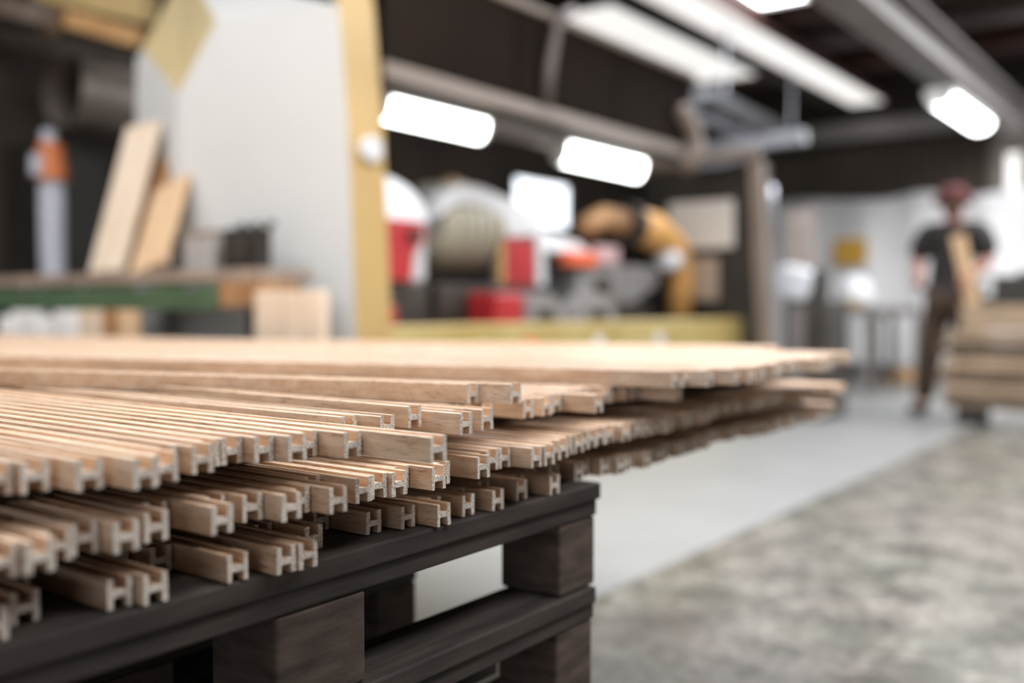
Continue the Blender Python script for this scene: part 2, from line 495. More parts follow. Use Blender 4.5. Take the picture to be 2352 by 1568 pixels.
# roof lights, seen and added, and a glowing beam: frame and panels
def rooflight(x0, x1, y0, y1, z, m, label, n, frame=M['steel_grey']):
    t = thing('roof_light', ((x0 + x1) / 2, (y0 + y1) / 2, z), label, 'roof light', 'translucent roof lights')
    L = (y1 - y0) / n
    for i in range(n):
        pm = MB().box((x0, y0 + i * L + 0.006, z), (x1, y0 + (i + 1) * L - 0.006, z + 0.02))
        pm.mi = [0, 1, 1, 1, 1, 1]           # only the underside glows into the hall
        pm.build('pane', [m, M['lampbody']], t)
    MB().box((x0 - 0.05, y0 - 0.05, z - 0.02), (x0, y1 + 0.05, z + 0.05)).box((x1, y0 - 0.05, z - 0.02), (x1 + 0.05, y1 + 0.05, z + 0.05)) \
        .box((x0, y0 - 0.05, z - 0.02), (x1, y0, z + 0.05)).box((x0, y1, z - 0.02), (x1, y1 + 0.05, z + 0.05)).build('frame', frame, t)
    return t


rooflight(-4.10, -3.30, 7.1, 10.2, 3.31, M['soft_roof_glow'], 'wide pale roof light beyond the machine hood', 3, M['rail'])
rooflight(-3.02, -2.62, 4.6, 12.0, 3.22, M['soft_roof_glow'], 'long narrow pale roof beam made to glow, reaching the far wall', 6, M['purlin_red'])  # pale beam under a lamp, its lit side put in as glow
rooflight(-2.56, -1.90, 5.4, 8.10, 3.37, M['roof_light'], 'brilliant white roof light cut by the top of the picture', 2)
rooflight(-1.50, 0.30, 1.3, 5.0, 3.37, M['roof_light'], 'large unseen roof light added above the far part of the slat stack', 3)  # added above the frame to brighten the slat tops
rooflight(-3.0, -1.8, -1.2, 1.5, 3.37, M['roof_light'], 'unseen roof light added above the aisle beside the slat stack', 4)  # added out of view to light the machine's end panel
rooflight(1.2, 2.1, 0.4, 3.6, 3.37, M['roof_light'], 'unseen roof light added on the open side of the slat stack', 3)  # added out of view to light the slat ends
rooflight(-6.0, -5.2, 4.4, 6.3, 3.31, M['soft_roof_glow'], 'pale roof light peeping above the grey machine panel', 2)
rooflight(-0.25, 1.75, 6.6, 12.0, 3.37, M['roof_light'], 'unseen roof light added over the aisle by the lumber pile', 4)  # added out of view to light the sheet and the person
rooflight(-4.9, -4.2, 0.4, 2.4, 3.37, M['roof_light'], 'unseen roof light added above the bench by the side wall', 2)  # added out of view as extra light over the bench


def tube_lamp(x0, x1, y0, y1, z0, z1, label, name='tube_lamp', rods=None):
    """batten lamp with housing, end caps and a rounded glowing diffuser, along Y"""
    t = thing(name, ((x0 + x1) / 2, (y0 + y1) / 2, z1), label, 'lamp', 'fluorescent batten lamps')
    xm, zm = (x0 + x1) / 2, (z0 + z1) / 2
    h = z1 - z0; wd = x1 - x0
    pr = []
    for i in range(17):
        a = math.pi + math.pi * i / 16
        pr.append((xm + math.cos(a) * wd / 2, y0 + 0.03, z0 + h * 0.62 + math.sin(a) * h * 0.62))
    MB().prism(pr, (0, y1 - y0 - 0.06, 0)).build('diffuser', M['tube'], t, smooth=False)
    MB().box((x0 - 0.008, y0, z0 + h * 0.62), (x1 + 0.008, y1, z1)).build('housing', M['lampbody'], t, bevel=0.008)
    for ya in (y0, y1 - 0.03):
        pr2 = [(p[0], ya, p[2]) for p in pr]
        MB().prism(pr2, (0, 0.03, 0)).build('end_cap', M['lampbody'], t)
    if rods:
        for ya in (y0 + 0.25, y1 - 0.25):
            MB().tube([(xm, ya, z1), (xm, ya, rods)], 0.008, 8).build('hanger', M['galv'], t)
    return t


tube_lamp(-1.36, -1.14, 8.60, 10.15, 2.46, 2.60, 'glowing tube lamp hanging below the grey girder above the person', rods=2.70)
tube_lamp(-1.36, -1.14, 2.6, 4.15, 2.46, 2.60, 'glowing tube lamp under the same girder, out of the picture above', rods=2.70)

# window in the side wall seen through the machine
wy0, wy1, wz0, wz1 = 9.50, 10.66, 1.83, 2.35
wn = MB().box((XL + 0.001, wy0, wz0), (XL + 0.02, wy1, wz1)).build('window_1', M['window_glow'])
struct(wn, 'bright white window in the dark side wall seen through the machine')
fr = MB()
fr.box((XL, wy0 - 0.07, wz0 - 0.07), (XL + 0.06, wy1 + 0.07, wz0)).box((XL, wy0 - 0.07, wz1), (XL + 0.06, wy1 + 0.07, wz1 + 0.07))
fr.box((XL, wy0 - 0.07, wz0), (XL + 0.06, wy0, wz1)).box((XL, wy1, wz0), (XL + 0.06, wy1 + 0.07, wz1))
fr.build('window_frame', M['steel_dark'], wn)
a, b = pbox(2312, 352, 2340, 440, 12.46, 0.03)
wn = MB().box(a, b).build('window_2', M['soft_roof_glow'])
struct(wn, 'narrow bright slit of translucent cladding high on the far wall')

# ================================================================ slat stack
SW, SH, SL = 0.0238, 0.0258, 4.30
FL, WB, TOPD, BOTD = 0.0058, 0.0062, 0.0100, 0.0098


def slat_mesh(name, seed, SL=SL, bend=None):
    rnd = random.Random(seed)
    j = lambda s: rnd.uniform(-s, s)
    w, h = SW / 2, SH
    fl = FL + j(0.0004); td = TOPD + j(0.0008); bd = h - td - WB
    c = 0.0006
    prof = [(-w + c, 0), (-w + fl, 0), (-w + fl, bd), (w - fl, bd), (w - fl, 0), (w - c, 0), (w, c), (w, h - c), (w - c, h),
            (w - fl, h), (w - fl, h - td), (-w + fl, h - td), (-w + fl, h), (-w + c, h), (-w, h - c), (-w, c)]
    n = len(prof)
    mb = MB()
    secs = [0.0, -0.5, -1.6, -SL] if bend is None else [0.0, -0.12, -0.3, -0.55, -0.9, -1.4, -2.1, -SL]
    dy = lambda q: 0.0 if bend is None else q * math.tan(R(bend)) + 0.05 * (1 - math.exp(q / 0.35))
    v = []
    for i, s in enumerate(secs):
        for (y, z) in prof:
            v.append((s + (j(0.0007) if i == 0 else 0), y + dy(s), z))
    mb.add(v, [(s * n + i, s * n + (i + 1) % n, (s + 1) * n + (i + 1) % n, (s + 1) * n + i) for s in range(len(secs) - 1) for i in range(n)], 0)
    # H-shaped end faces as three quads-strips each (two flanges and the web)
    for base, flip in ((0, False), ((len(secs) - 1) * n, True)):
        for idx in ((0, 1, 2, 11, 12, 13, 14, 15), (2, 3, 10, 11), (3, 4, 5, 6, 7, 8, 9, 10)):
            face = tuple(base + i for i in idx)
            mb.f.append(face if not flip else face[::-1]); mb.mi.append(1)
    return mb.mesh(name, [M['oak'], M['oak_end']])


SLATS = [slat_mesh('oak_slat', s) for s in range(6)]
SHORT = [slat_mesh('oak_slat', s + 20, 3.0, 18.0) for s in range(6)]
ZL = {1: 0.5760, 3: 0.6280, 5: 0.6800, 6: 0.7060}
ZL = {1: 0.5762, 3: 0.6282, 5: 0.6802, 6: 0.7062}
GROUP = {1: 'slats of the bottom layer', 3: 'slats of the middle layer', 5: 'slats of the upper layer', 6: 'slats lying on top of the stack'}
LAYER = {1: 'bottom layer', 3: 'middle layer', 5: 'upper layer', 6: 'topmost layer'}


def zone(y):
    if y < 0.56: return 'blurred at the near end'
    if y < 1.02: return 'in the sharp middle'
    if y < 1.45: return 'just past the pallet corner'
    return 'at the blurred far end'


count = 0


ORD = ['', 'first', 'second', 'third', 'fourth', 'fifth', 'sixth', 'seventh', 'eighth', 'ninth', 'tenth', 'eleventh', 'twelfth', 'thirteenth', 'fourteenth', 'fifteenth', 'sixteenth', 'seventeenth', 'eighteenth']
NICK = {16: 'the slat sticking out farthest', 19: 'the raised sharp slat', 30: 'the leading slat past the pallet corner'}
NICK3 = {20: 'the end under the farthest-out slat'}
NICK1 = {11: 'the warm brown lowest end', 17: 'the sharp lowest H end'}


def lay(level, ends, heroes=None, yaw=None, drift=0.0):
    """ends: (y of the far edge, stick-out x, extra z) of the front ends, near to far"""
    global count
    nick = {5: NICK, 3: NICK3, 1: NICK1}.get(level, {})
    last = -9.0
    tally = {}
    for i, e in enumerate(ends):
        y, x = e[0], e[1]
        dz = e[2] if len(e) > 2 else 0.0
        yc = y - SW / 2
        yr = max(last + 0.0243, 1.36 + 0.90 * (yc - 1.36))
        last = yr
        o = bpy.data.objects.new('oak_slat', (SLATS if yaw is None else SHORT)[count % 6])
        col.objects.link(o)
        o.location = (x, yc, ZL[level] + dz)
        o.rotation_euler = (0, math.atan2(dz, SL) if dz else 0, math.atan2(yc - yr, SL))
        if yaw is not None:              # the loose bunch lies skewed across the layer below
            o.rotation_euler = (0, 0, R(yaw + drift * i))
        lab = (heroes or {}).get(i)
        near = min(nick, key=lambda q: abs(q - i)) if nick else None
        if not lab and near is not None and abs(near - i) <= 7:
            side = 'nearer than' if i < near else 'beyond'
            lab = '%s-layer oak slat, %s one %s %s' % (LAYER[level].split()[0], ORD[abs(near - i)], side, nick[near])
        if lab:
            tag(o, lab, 'slat', GROUP[level])
        else:
            zn = zone(y)
            tally[zn] = tally.get(zn, 0) + 1
            lab = 'oak H-profile slat in the %s, %s' % (LAYER[level], zn)
            if 'far end' not in zn and tally[zn] < len(ORD):
                lab = 'oak slat in the %s, %s, %s of its run' % (LAYER[level], zn, ORD[tally[zn]])
            tag(o, lab, 'slat', GROUP[level] + ', ' + zn)
        count += 1


rnd = random.Random(21)


def fill(ends, upto, base, spread, pitch=0.0250):
    y = ends[-1][0]
    drift = base
    while y + pitch < upto:
        y += pitch + (rnd.random() < 0.12) * rnd.uniform(0.001, 0.008)
        if rnd.random() < 0.3: drift = base + rnd.uniform(-spread, spread)
        ends.append((y, drift + rnd.uniform(-0.012, 0.012)))
    return ends


# upper layer, near to far
E5 = [(0.330, -0.04), (0.355, -0.03), (0.380, -0.045), (0.405, -0.035), (0.430, -0.025), (0.462, 0.0), (0.494, 0.030),
      (0.519, 0.022), (0.5435, -0.014), (0.568, 0.006), (0.593, -0.018), (0.618, -0.017), (0.6425, 0.0), (0.667, 0.020),
      (0.6915, 0.008), (0.716, 0.046), (0.7406, 0.137), (0.815, -0.060), (0.844, -0.028), (0.889, -0.026, 0.008), (0.923, 0.024),
      (0.948, -0.007), (0.973, 0.017), (1.0, -0.06), (1.03, -0.07), (1.060, -0.05), (1.105, -0.015), (1.147, -0.013),
      (1.172, -0.06), (1.197, -0.03), (1.2216, 0.025), (1.262, -0.05), (1.29, -0.045), (1.322, -0.06), (1.353, -0.042), (1.378, -0.04),
      (1.404, -0.03), (1.429, -0.028), (1.4535, 0.034)]
H5 = {16: 'pale oak slat sticking out farthest, its long grained side in sharp focus',
      18: 'short-looking oak slat end just behind the one sticking out farthest',
      19: 'sharp H-ended oak slat raised on its neighbours left of the paired ends',
      20: 'oak slat with dark cracks beside the raised sharp slat',
      30: 'oak slat end leading the cluster just past the pallet corner',
      38: 'last oak slat sticking out of the upper layer before the dark gap'}
fill(E5, 2.40, -0.13, 0.03)
lay(5, E5, heroes=H5)
# loose slats lying on the upper layer
E6a = [(1.012, -0.036), (1.045, 0.008)]
lay(6, E6a, yaw=-0.6, heroes={0: 'oak slat on top whose tan side runs far left across the stack',
                          1: 'oak slat on top with its end beside the tan-sided one'})
E6 = [(1.399 + 0.0249 * i, x_) for i, x_ in enumerate((0.056, 0.062, 0.090, 0.080, 0.112, 0.098, 0.118, 0.090, 0.112, 0.105, 0.096, 0.110))]
fill(E6, 1.94, 0.095, 0.03, 0.0250)
fill(E6, 2.21, 0.070, 0.035, 0.0250)
fill(E6, 2.41, -0.17, 0.02, 0.0250)
lay(6, E6, yaw=0.0, drift=0.02, heroes={0: 'first oak slat of the far bunch on top, end against the dark gap'})
# middle layer
E3 = [(0.330, 0.01), (0.355, 0.02), (0.380, 0.02), (0.405, 0.027), (0.431, 0.006), (0.457, 0.0), (0.482, 0.020), (0.518, 0.008), (0.5435, -0.03),
      (0.570, 0.030), (0.595, -0.013), (0.620, 0.010), (0.645, 0.036), (0.670, 0.02), (0.695, 0.047), (0.722, -0.02), (0.747, 0.030),
      (0.772, 0.028), (0.797, 0.034), (0.824, 0.012), (0.849, 0.045), (0.874, 0.030), (0.911, -0.017), (0.936, 0.040), (0.961, 0.02),
      (0.987, 0.015), (1.012, 0.015), (1.037, 0.046), (1.062, 0.049), (1.098, 0.034), (1.123, 0.03), (1.150, 0.02), (1.175, 0.022), (1.204, 0.012), (1.229, 0.01),
      (1.262, 0.004), (1.290, 0.003)]
fill(E3, 2.34, 0.005, 0.022)
H3 = {20: 'shaded oak slat end directly under the slat sticking out farthest',
      23: 'oak slat end with a dark knot at its corner in the middle layer'}
lay(3, E3, heroes=H3)
# bottom layer: bunches with gaps
E1 = [(0.330, 0.0), (0.356, 0.0), (0.381, 0.002), (0.420, -0.025), (0.447, -0.09), (0.488, 0.0), (0.514, 0.012), (0.548, -0.10), (0.575, -0.07),
      (0.600, 0.013), (0.645, 0.028), (0.670, 0.031), (0.699, -0.07), (0.724, -0.02), (0.750, -0.10), (0.790, -0.08), (0.815, -0.022), (0.835 + 0.024, -0.010),
      (0.892, 0.016), (0.917, -0.02), (0.952, 0.004), (0.976, -0.03), (1.000, 0.013), (1.040, -0.04), (1.072, -0.002), (1.104, -0.03), (1.129, 0.012), (1.16, -0.05),
      (1.205, -0.04), (1.243, -0.021), (1.272, -0.03), (1.302, -0.012)]
H1 = {11: 'warm brown oak slat end lowest in the stack, before the dark bunch',
      17: 'sharp H end lowest in the stack, above the pallet lip',
      22: 'last lit oak slat end of the bottom layer before the shadow'}
y = 1.302
while y < 2.28:
    n = rnd.randint(2, 6)
    dx = rnd.uniform(-0.05, 0.02)
    for _ in range(n):
        y += 0.0252
        E1.append((y, dx + rnd.uniform(-0.012, 0.012)))
    y += rnd.choice((0.0, 0.012, 0.03, 0.055))
lay(1, E1, heroes=H1)

# spacer battens between the layers, coloured dark and set forward to shade the gaps
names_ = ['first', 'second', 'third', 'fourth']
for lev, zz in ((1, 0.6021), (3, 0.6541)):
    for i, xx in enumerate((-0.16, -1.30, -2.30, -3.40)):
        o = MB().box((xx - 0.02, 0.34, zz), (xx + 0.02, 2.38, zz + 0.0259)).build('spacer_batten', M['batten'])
        tag(o, '%s shade-darkened spacer batten from the slat ends, in the %s gap between layers' % (names_[i], 'lower' if lev == 1 else 'upper'), 'batten', 'spacer battens')


# ================================================================ pallets
def pallet(z0, h, x1, y0, y1, width, label, group, worn=False):
    x0 = x1 - width
    t = thing('pallet', ((x0 + x1) / 2, (y0 + y1) / 2, z0), label, 'pallet', group)
    d = 0.024
    ym = 0.5 * (y0 + y1)
    z1 = z0 + h
    ws = (0.145, 0.10, 0.145, 0.10, 0.145)
    gap = (width - sum(ws)) / 4
    xx = x1
    first = None
    for i, wv in enumerate(ws):          # deck boards along the long side
        jj = rnd.uniform(-0.004, 0.004)
        if worn and i == 1:              # a deck board is missing here
            xx -= wv + gap
            continue
        MB().box((xx - (0.105 if worn and i == 0 else wv), y0 + jj, z1 - d), (xx, y1 + jj, z1)).build('deck_board', M['pallet'], t, bevel=0.003) if i else None
        if i == 0:
            first = MB().box((xx - (0.105 if worn else wv), y0 + jj, z1 - d), (xx, y1 + jj, z1)).build('deck_board', M['pallet'], t, bevel=0.003)
        xx -= wv + gap
    # edge boards under the deck, flush with the long sides and down the middle
    for xa in (x1 - 0.006, (x0 + x1) / 2 + 0.05, x0 + 0.105):
        MB().box((xa - 0.10, y0, z1 - 2 * d), (xa, y1, z1 - d - 0.0005)).build('stringer_board', M['pallet'], t, bevel=0.003)
    bl = ((y0, y0 + 0.097), (ym - 0.0635, ym + 0.0635), (y1 - 0.097, y1))
    bx = ((x1 - 0.11, x1 - 0.008), (0.5 * (x0 + x1) - 0.05, 0.5 * (x0 + x1) + 0.05), (x0 + 0.008, x0 + 0.11))
    for (ya, yb) in bl:
        for (xa, xb) in bx:
            MB().box((xa, ya + 0.002, z0 + 0.0003), (xb, yb - 0.002, z1 - 2 * d - 0.0005)).build('block', M['block'], t, bevel=0.004)
        yc = 0.5 * (ya + yb)
        for dy in (-0.02, 0.025):
            MB().tube([(x1 - 0.04, yc + dy, z1), (x1 - 0.04, yc + dy, z1 + 0.0005)], 0.004, 8).build('nail', M['nail'], first)
    return t


PL = [('lowest pallet of the stack under the slats', 0.1385), ('third pallet from the top under the slats', 0.1385),
      ('dark worn pallet second from the top under the slats', 0.1495), ('dark worn pallet directly under the oak slats', 0.1495)]
for (px1, pya, pyb, lbs, grp) in ((0.012, 0.167, 1.237, None, 'pallets under the near end'),
                                  (-1.05, 0.92, 1.99, 'supporting pallet hidden behind the front pallets, %s from the floor', 'pallets hidden under the far end'),
                                  (-3.10, 0.85, 1.92, 'supporting pallet under the unseen rear of the slats, %s from the floor', 'pallets hidden under the rear')):
    zz = 0.0
    for i, (lb, h) in enumerate(PL):
        dy = 0.007 if i == 2 and lbs is None else 0
        pallet(zz, h - 0.0006, px1, pya + dy, pyb - dy, 0.80, lbs % ['first', 'second', 'third', 'fourth'][i] if lbs else lb, grp, worn=(i == 2 and lbs is None))
        zz += h

# ================================================================ the machine
S = 1.165
XM = 0.758 + (-1.78 - 0.758) * S          # front plane of the machine


def mx(px, py, X=XM):
    return P(px, py, X=X)


YM = P(880, 770, X=XM).y - 0.15
mach = thing('moulding_machine', (XM - 0.6, 5.0, 0), 'long woodworking machine with grey end panel, ochre edges and raised brown hood', 'machine')
# grey end panel, a folded cabinet with a chamfered upper corner
Rb = P(818, 770, Y=YM); Rm = P(800, 300, Y=YM); Rt = P(778, 0, Y=YM)
Cy = YM - 0.14
C1 = P(408, 215, Y=Cy)
C0 = Vector((C1.x, Cy, 0.0))
CR = P(498, 48, Y=Cy + 0.14 * (498 - 408) / 410.0)
Lp = P(300, 600, Y=YM + 0.12)
CL = P(328, 112, Y=YM + 0.08)
TT = P(425, -75, Y=YM + 0.22)
ztop = CR.z
rt = Vector((Rt.x, YM, ztop - 0.02))
front = [C0, Vector((Rb.x, YM, 0)), Rb, Rm, rt, CR, C1]
back = YM + 0.6
mb = MB()
mb.add([tuple(p) for p in front], [tuple(range(7))])
mb.build('end_panel', M['panel'], mach)
mb = MB()
L0 = Vector((Lp.x, YM + 0.12, 0)); L1 = Vector((CL.x - 0.12, YM + 0.12, CL.z - 0.03))
mb.add([tuple(C0), tuple(C1), tuple(CL), tuple(L1), tuple(L0)], [(0, 1, 2, 3, 4)])
mb.add([tuple(L0), tuple(L1), (L1.x, back, L1.z), (L0.x, back, 0)], [(0, 1, 2, 3)])
mb.build('side_panel', M['panel'], mach)
mb = MB()
mb.add([tuple(C1), tuple(CR), tuple(TT), tuple(CL)], [(0, 1, 2), (0, 2, 3)])
mb.build('corner_bevel', M['yellow_pale'], mach)
mb = MB()
mb.add([tuple(CR), tuple(rt), (rt.x, back, rt.z + 0.05), (TT.x, back, TT.z), tuple(TT)], [(0, 1, 2, 3, 4)])
mb.build('top_panel', M['panel'], mach)
# ochre edge of the end panel
edge = [Vector((Rb.x, YM, 0)), Rb, Rm, rt, Vector((rt.x - 0.05, YM, rt.z + 0.35))]
mb = MB()
for a, b in zip(edge[:-1], edge[1:]):
    mb.add([tuple(a), tuple(b), (b.x + 0.05, YM + 0.16, b.z), (a.x + 0.05, YM + 0.16, a.z)], [(0, 1, 2, 3)])
    mb.add([(a.x + 0.05, YM + 0.16, a.z), (b.x + 0.05, YM + 0.16, b.z), (b.x - 0.2, YM + 0.17, b.z), (a.x - 0.2, YM + 0.17, a.z)], [(0, 1, 2, 3)])
mb.build('panel_edge', M['yellow'], mach)
pt = P(848, 345, Y=YM + 0.1)
mb = MB(); mb.tube([(pt.x - 0.02, pt.y, pt.z), (pt.x + 0.035, pt.y - 0.01, pt.z)], 0.055, 20)
mb.build('latch_knob', M['greypaint'], mach, bevel=0.01)

# raised hood: brown window between two rails
y0h = YM + 0.18
z_lo0, z_lo1 = P(868, 131, X=XM).z, P(868, 172, X=XM).z
z_up = P(1192, 0, X=XM).z
yEnd = P(1590, 300, X=XM).y
MB().box((XM - 0.05, y0h, z_lo1), (XM, yEnd, z_lo0)).build('hood_rail', M['rail'], mach, bevel=0.01)
MB().box((XM - 0.04, y0h, z_up - 0.03), (XM, yEnd + 0.05, z_up + 0.015)).build('hood_rail', M['rail'], mach, bevel=0.01)
ny = 3
for i in range(ny):
    ya = y0h + (yEnd - y0h) * i / ny; yb = y0h + (yEnd - y0h) * (i + 1) / ny
    MB().box((XM - 0.035, ya + 0.01, z_lo0), (XM - 0.02, yb - 0.01, z_up - 0.03)).build('hood_pane', M['hood'], mach)
ys = P(1258, 150, X=XM).y
MB().tube([(XM + 0.01, ys - 0.02, z_lo0), (XM + 0.015, ys, z_lo0 + 0.2), (XM + 0.03, ys + 0.06, z_up - 0.02), (XM - 0.03, ys + 0.28, z_up + 0.08)], 0.028, 12).build('hood_strut', M['purlin'], mach, smooth=True)
# roof of the hood, sloping back
MB().prism([(XM - 0.04, y0h, z_up + 0.012), (XM - 0.04, y0h, z_up - 0.01), (XM - 1.25, y0h, z_up - 0.22), (XM - 1.25, y0h, z_up - 0.19)], (0, yEnd - y0h, 0)).build('hood_roof', M['black'], mach)
# curved end bracket of the hood
br = [P(1560, 250, X=XM), P(1585, 300, X=XM), P(1590, 350, X=XM), P(1570, 385, X=XM)]
MB().tube([(p.x + 0.02, p.y, p.z) for p in br], [0.05, 0.06, 0.075, 0.06], 14).build('hood_bracket', M['rail'], mach, smooth=True)
# inner lamp channel
MB().box((XM - 0.34, y0h, z_lo1 - 0.05), (XM - 0.08, yEnd, z_lo1 - 0.005)).build('lamp_channel', M['steel_grey'], mach)
# bed: olive beam with bolts and inner table
zb = P(1300, 740, X=XM).z
yb1 = P(1742, 760, X=XM).y
MB().box((XM - 0.16, y0h, 0.0), (XM, yb1, zb)).build('bed_beam', M['olive'], mach, bevel=0.012)
for px in (1100, 1215, 1370, 1510):
    p = P(px, 782, X=XM)
    MB().tube([(XM, p.y, zb - 0.13), (XM + 0.03, p.y, zb - 0.13)], 0.045, 16).build('bed_bolt', M['greypaint'] if px != 1215 else M['redorange'], mach, bevel=0.008)
MB().box((XM - 1.2, y0h, 0.55), (XM - 0.17, yb1, zb - 0.06)).build('bed_table', M['dark'], mach)
MB().box((XM - 1.2, y0h, 0.0), (XM - 0.9, yb1, 0.55)).build('bed_skirt', M['dark'], mach)
# far end panel: black frame with a pale sheet and a post
YE = P(1590, 600, X=XM).y + 0.85
a, b = pbox(1482, 385, 1752, 790, YE, 0.12)
MB().box((a[0], a[1], 0), (b[0], b[1], b[2])).build('far_panel', M['black'], mach, bevel=0.01)
a, b = pbox(1535, 462, 1685, 570, YE - 0.02, 0.02)
MB().box(a, b).build('notice_panel', M['screen'], mach)
a, b = pbox(1585, 592, 1648, 690, YE - 0.03, 0.03)
MB().box(a, b).build('switch_box', M['tan_panel'], mach, bevel=0.005)
p0, p1 = P(1738, 370, Y=YE - 0.06), P(1768, 790, Y=YE - 0.06)
MB().bar((p0.x, p0.y, p0.z), (p1.x, p1.y, 0.0), 0.10, 0.08, up=(0, 1, 0)).build('far_post', M['rail'], mach, bevel=0.008)
p0, p1 = P(1600, 362, Y=YE - 0.06), P(1745, 350, Y=YE - 0.06)
MB().bar(p0, p1, 0.08, 0.07).build('far_crossbar', M['rail'], mach, bevel=0.008)

# tube lamps fixed inside the hood
for (pa, pb, za, zc, lb) in ((838, 1108, (212, 272), 0, 'glowing tube lamp under the hood beside the ochre panel edge'),
                             (1282, 1468, (325, 378), 0, 'glowing tube lamp under the hood at its far end')):
    XA = XM - 0.16
    ya = P(pa, 250, X=XA).y; yb = P(pb, 300, X=XA).y
    z1 = P(pa, za[0], X=XA).z; z0 = P(pa, za[1], X=XA).z
    hd = z1 - z0 - 0.015
    tube_lamp(XA - 0.06, XA + 0.06, ya + (0.08 if pa < 900 else 0), yb, z0 + 0.005, z0 + 0.005 + hd / 0.62, lb, name='work_lamp', rods=z_lo1 - 0.05)

# spindle units inside the machine
XS = XM - 0.42


def spindle(pxa, pxb, pyt, pyb, red, label, dome=None, bodym='motor'):
    ya = P(pxa, 500, X=XS).y; yb = P(pxb, 500, X=XS).y
    pm = (pxa + pxb) / 2
    z1 = P(pm, pyt, X=XS).z; z0 = P(pm, pyb, X=XS).z
    t = thing('spindle_unit', (XS - 0.2, (ya + yb) / 2, zb - 0.06), label, 'machine unit', 'spindle units in the machine')
    MB().box((XS - 0.40, ya, zb - 0.06), (XS - 0.02, yb, z0)).build('slide_base', M['dark'], t, bevel=0.01)
    return t, ya, yb, z0, z1


t, ya, yb, z0, z1 = spindle(868, 992, 405, 650, None, 'spindle unit with a white curved cover and red side next to the ochre edge')
zmid = P(930, 505, X=XS).z
MB().box((XS - 0.40, ya, z0), (XS - 0.03, yb, zmid)).build('body', M['greypaint'], t, bevel=0.03)
pr = []
for i in range(13):
    a = math.pi * 0.5 * i / 12
    pr.append((XS - 0.03, ya + (yb - ya) * (1 - 0.0) * math.sin(a), zmid + (z1 - zmid) * math.cos(a)))
pr.append((XS - 0.03, ya, zmid))
MB().prism(pr, (-0.37, 0, 0)).build('curved_cover', M['white_plastic'], t)
ra, rb_ = P(878, 520, X=XS).y, P(972, 520, X=XS).y
zr0 = P(930, 645, X=XS).z
rp_ = MB().prism([(XS - 0.03, ra, zr0), (XS - 0.03, rb_ - 0.09, zr0), (XS - 0.03, rb_ - 0.07, (zr0 + zmid) / 2), (XS - 0.03, rb_, zmid - 0.10), (XS - 0.03, rb_, zmid), (XS - 0.03, ra, zmid)], (0.035, 0, 0)).build('red_plate', M['red'], t, bevel=0.004)
kn = P(945, 540, X=XS)
MB().tube([(XS, kn.y, kn.z), (XS + 0.03, kn.y, kn.z)], 0.035, 16).build('knob', M['dark'], rp_, bevel=0.004)

t, ya, yb, z0, z1 = spindle(1010, 1250, 432, 655, None, 'olive-grey spindle motor with a red side plate in the middle of the machine')
zc = (z0 + z1) / 2
# motor barrel lying along Y with end domes and ribs
y_a, y_b = P(1060, 500, X=XS).y, P(1170, 500, X=XS).y
rr = (z1 - z0) * 0.44
xc = XS - 0.02 - rr
MB().tube([(xc, y_a - 0.10, zc + 0.05), (xc, y_a - 0.05, zc + 0.05), (xc, y_a, zc + 0.05), (xc, y_b, zc + 0.05), (xc, y_b + 0.06, zc + 0.05)], [rr * 0.55, rr * 0.85, rr, rr, rr * 0.9], 28).build('motor_barrel', M['motor'], t, smooth=True)
for i in range(5):
    yy = y_a + (y_b - y_a) * (i + 0.5) / 5
    MB().tube([(xc, yy - 0.01, zc + 0.05), (xc, yy + 0.01, zc + 0.05)], rr * 1.05, 28).build('cooling_rib', M['motor'], t)
band = [(1004, 500), (1020, 445), (1060, 420), (1110, 430), (1180, 462), (1235, 490), (1250, 530), (1254, 655), (1236, 655), (1232, 540), (1168, 543), (1160, 500), (1100, 470), (1050, 465)]
MB().prism([P(q[0], q[1], X=XS - 0.03) for q in band], (-0.34, 0, 0)).build('cover', M['greypaint'], t)
MB().box((XS - 0.05, P(1166, 600, X=XS).y, P(1200, 655, X=XS).z), (XS - 0.012, P(1232, 600, X=XS).y, P(1200, 548, X=XS).z)).build('red_plate', M['red'], t, bevel=0.006)
MB().box((XS - 0.05, P(1155, 600, X=XS).y, P(1160, 650, X=XS).z), (XS - 0.016, P(1165, 600, X=XS).y, P(1160, 555, X=XS).z)).build('yellow_strip', M['yellow'], t)
MB().box((XS - 0.3, y_a - 0.16, z1 - 0.26), (XS - 0.1, y_a - 0.02, z1 - 0.03)).build('terminal_box', M['castgrey'], t, bevel=0.02)
MB().tube([(XS - 0.2, y_a + 0.06, z1 - 0.03), (XS - 0.2, y_a + 0.16, z1 + 0.02), (XS - 0.2, y_a + 0.26, z1)], 0.05, 12).build('cable', M['tan_board'], t, smooth=True)

t, ya, yb, z0, z1 = spindle(1262, 1500, 545, 700, None, 'grey cast spindle head with orange-red guard at the far end of the machine')
zq = P(1400, 605, X=XS).z
MB().prism([(XS - 0.02, P(1335, 700, X=XS).y, z0), (XS - 0.02, P(1460, 700, X=XS).y, z0), (XS - 0.02, P(1515, 640, X=XS).y, P(1500, 660, X=XS).z), (XS - 0.02, P(1525, 600, X=XS).y, zq), (XS - 0.02, P(1335, 600, X=XS).y, zq)], (-0.4, 0, 0)).build('casting', M['castgrey'], t, bevel=0.02)
MB().prism([(XS - 0.04, P(1255, 560, X=XS).y, P(1270, 575, X=XS).z), (XS - 0.04, P(1390, 590, X=XS).y, P(1380, 590, X=XS).z), (XS - 0.04, P(1340, 560, X=XS).y, P(1340, 555, X=XS).z), (XS - 0.04, P(1262, 535, X=XS).y, P(1262, 532, X=XS).z)], (-0.3, 0, 0)).build('top_cover', M['white_plastic'], t, bevel=0.01)
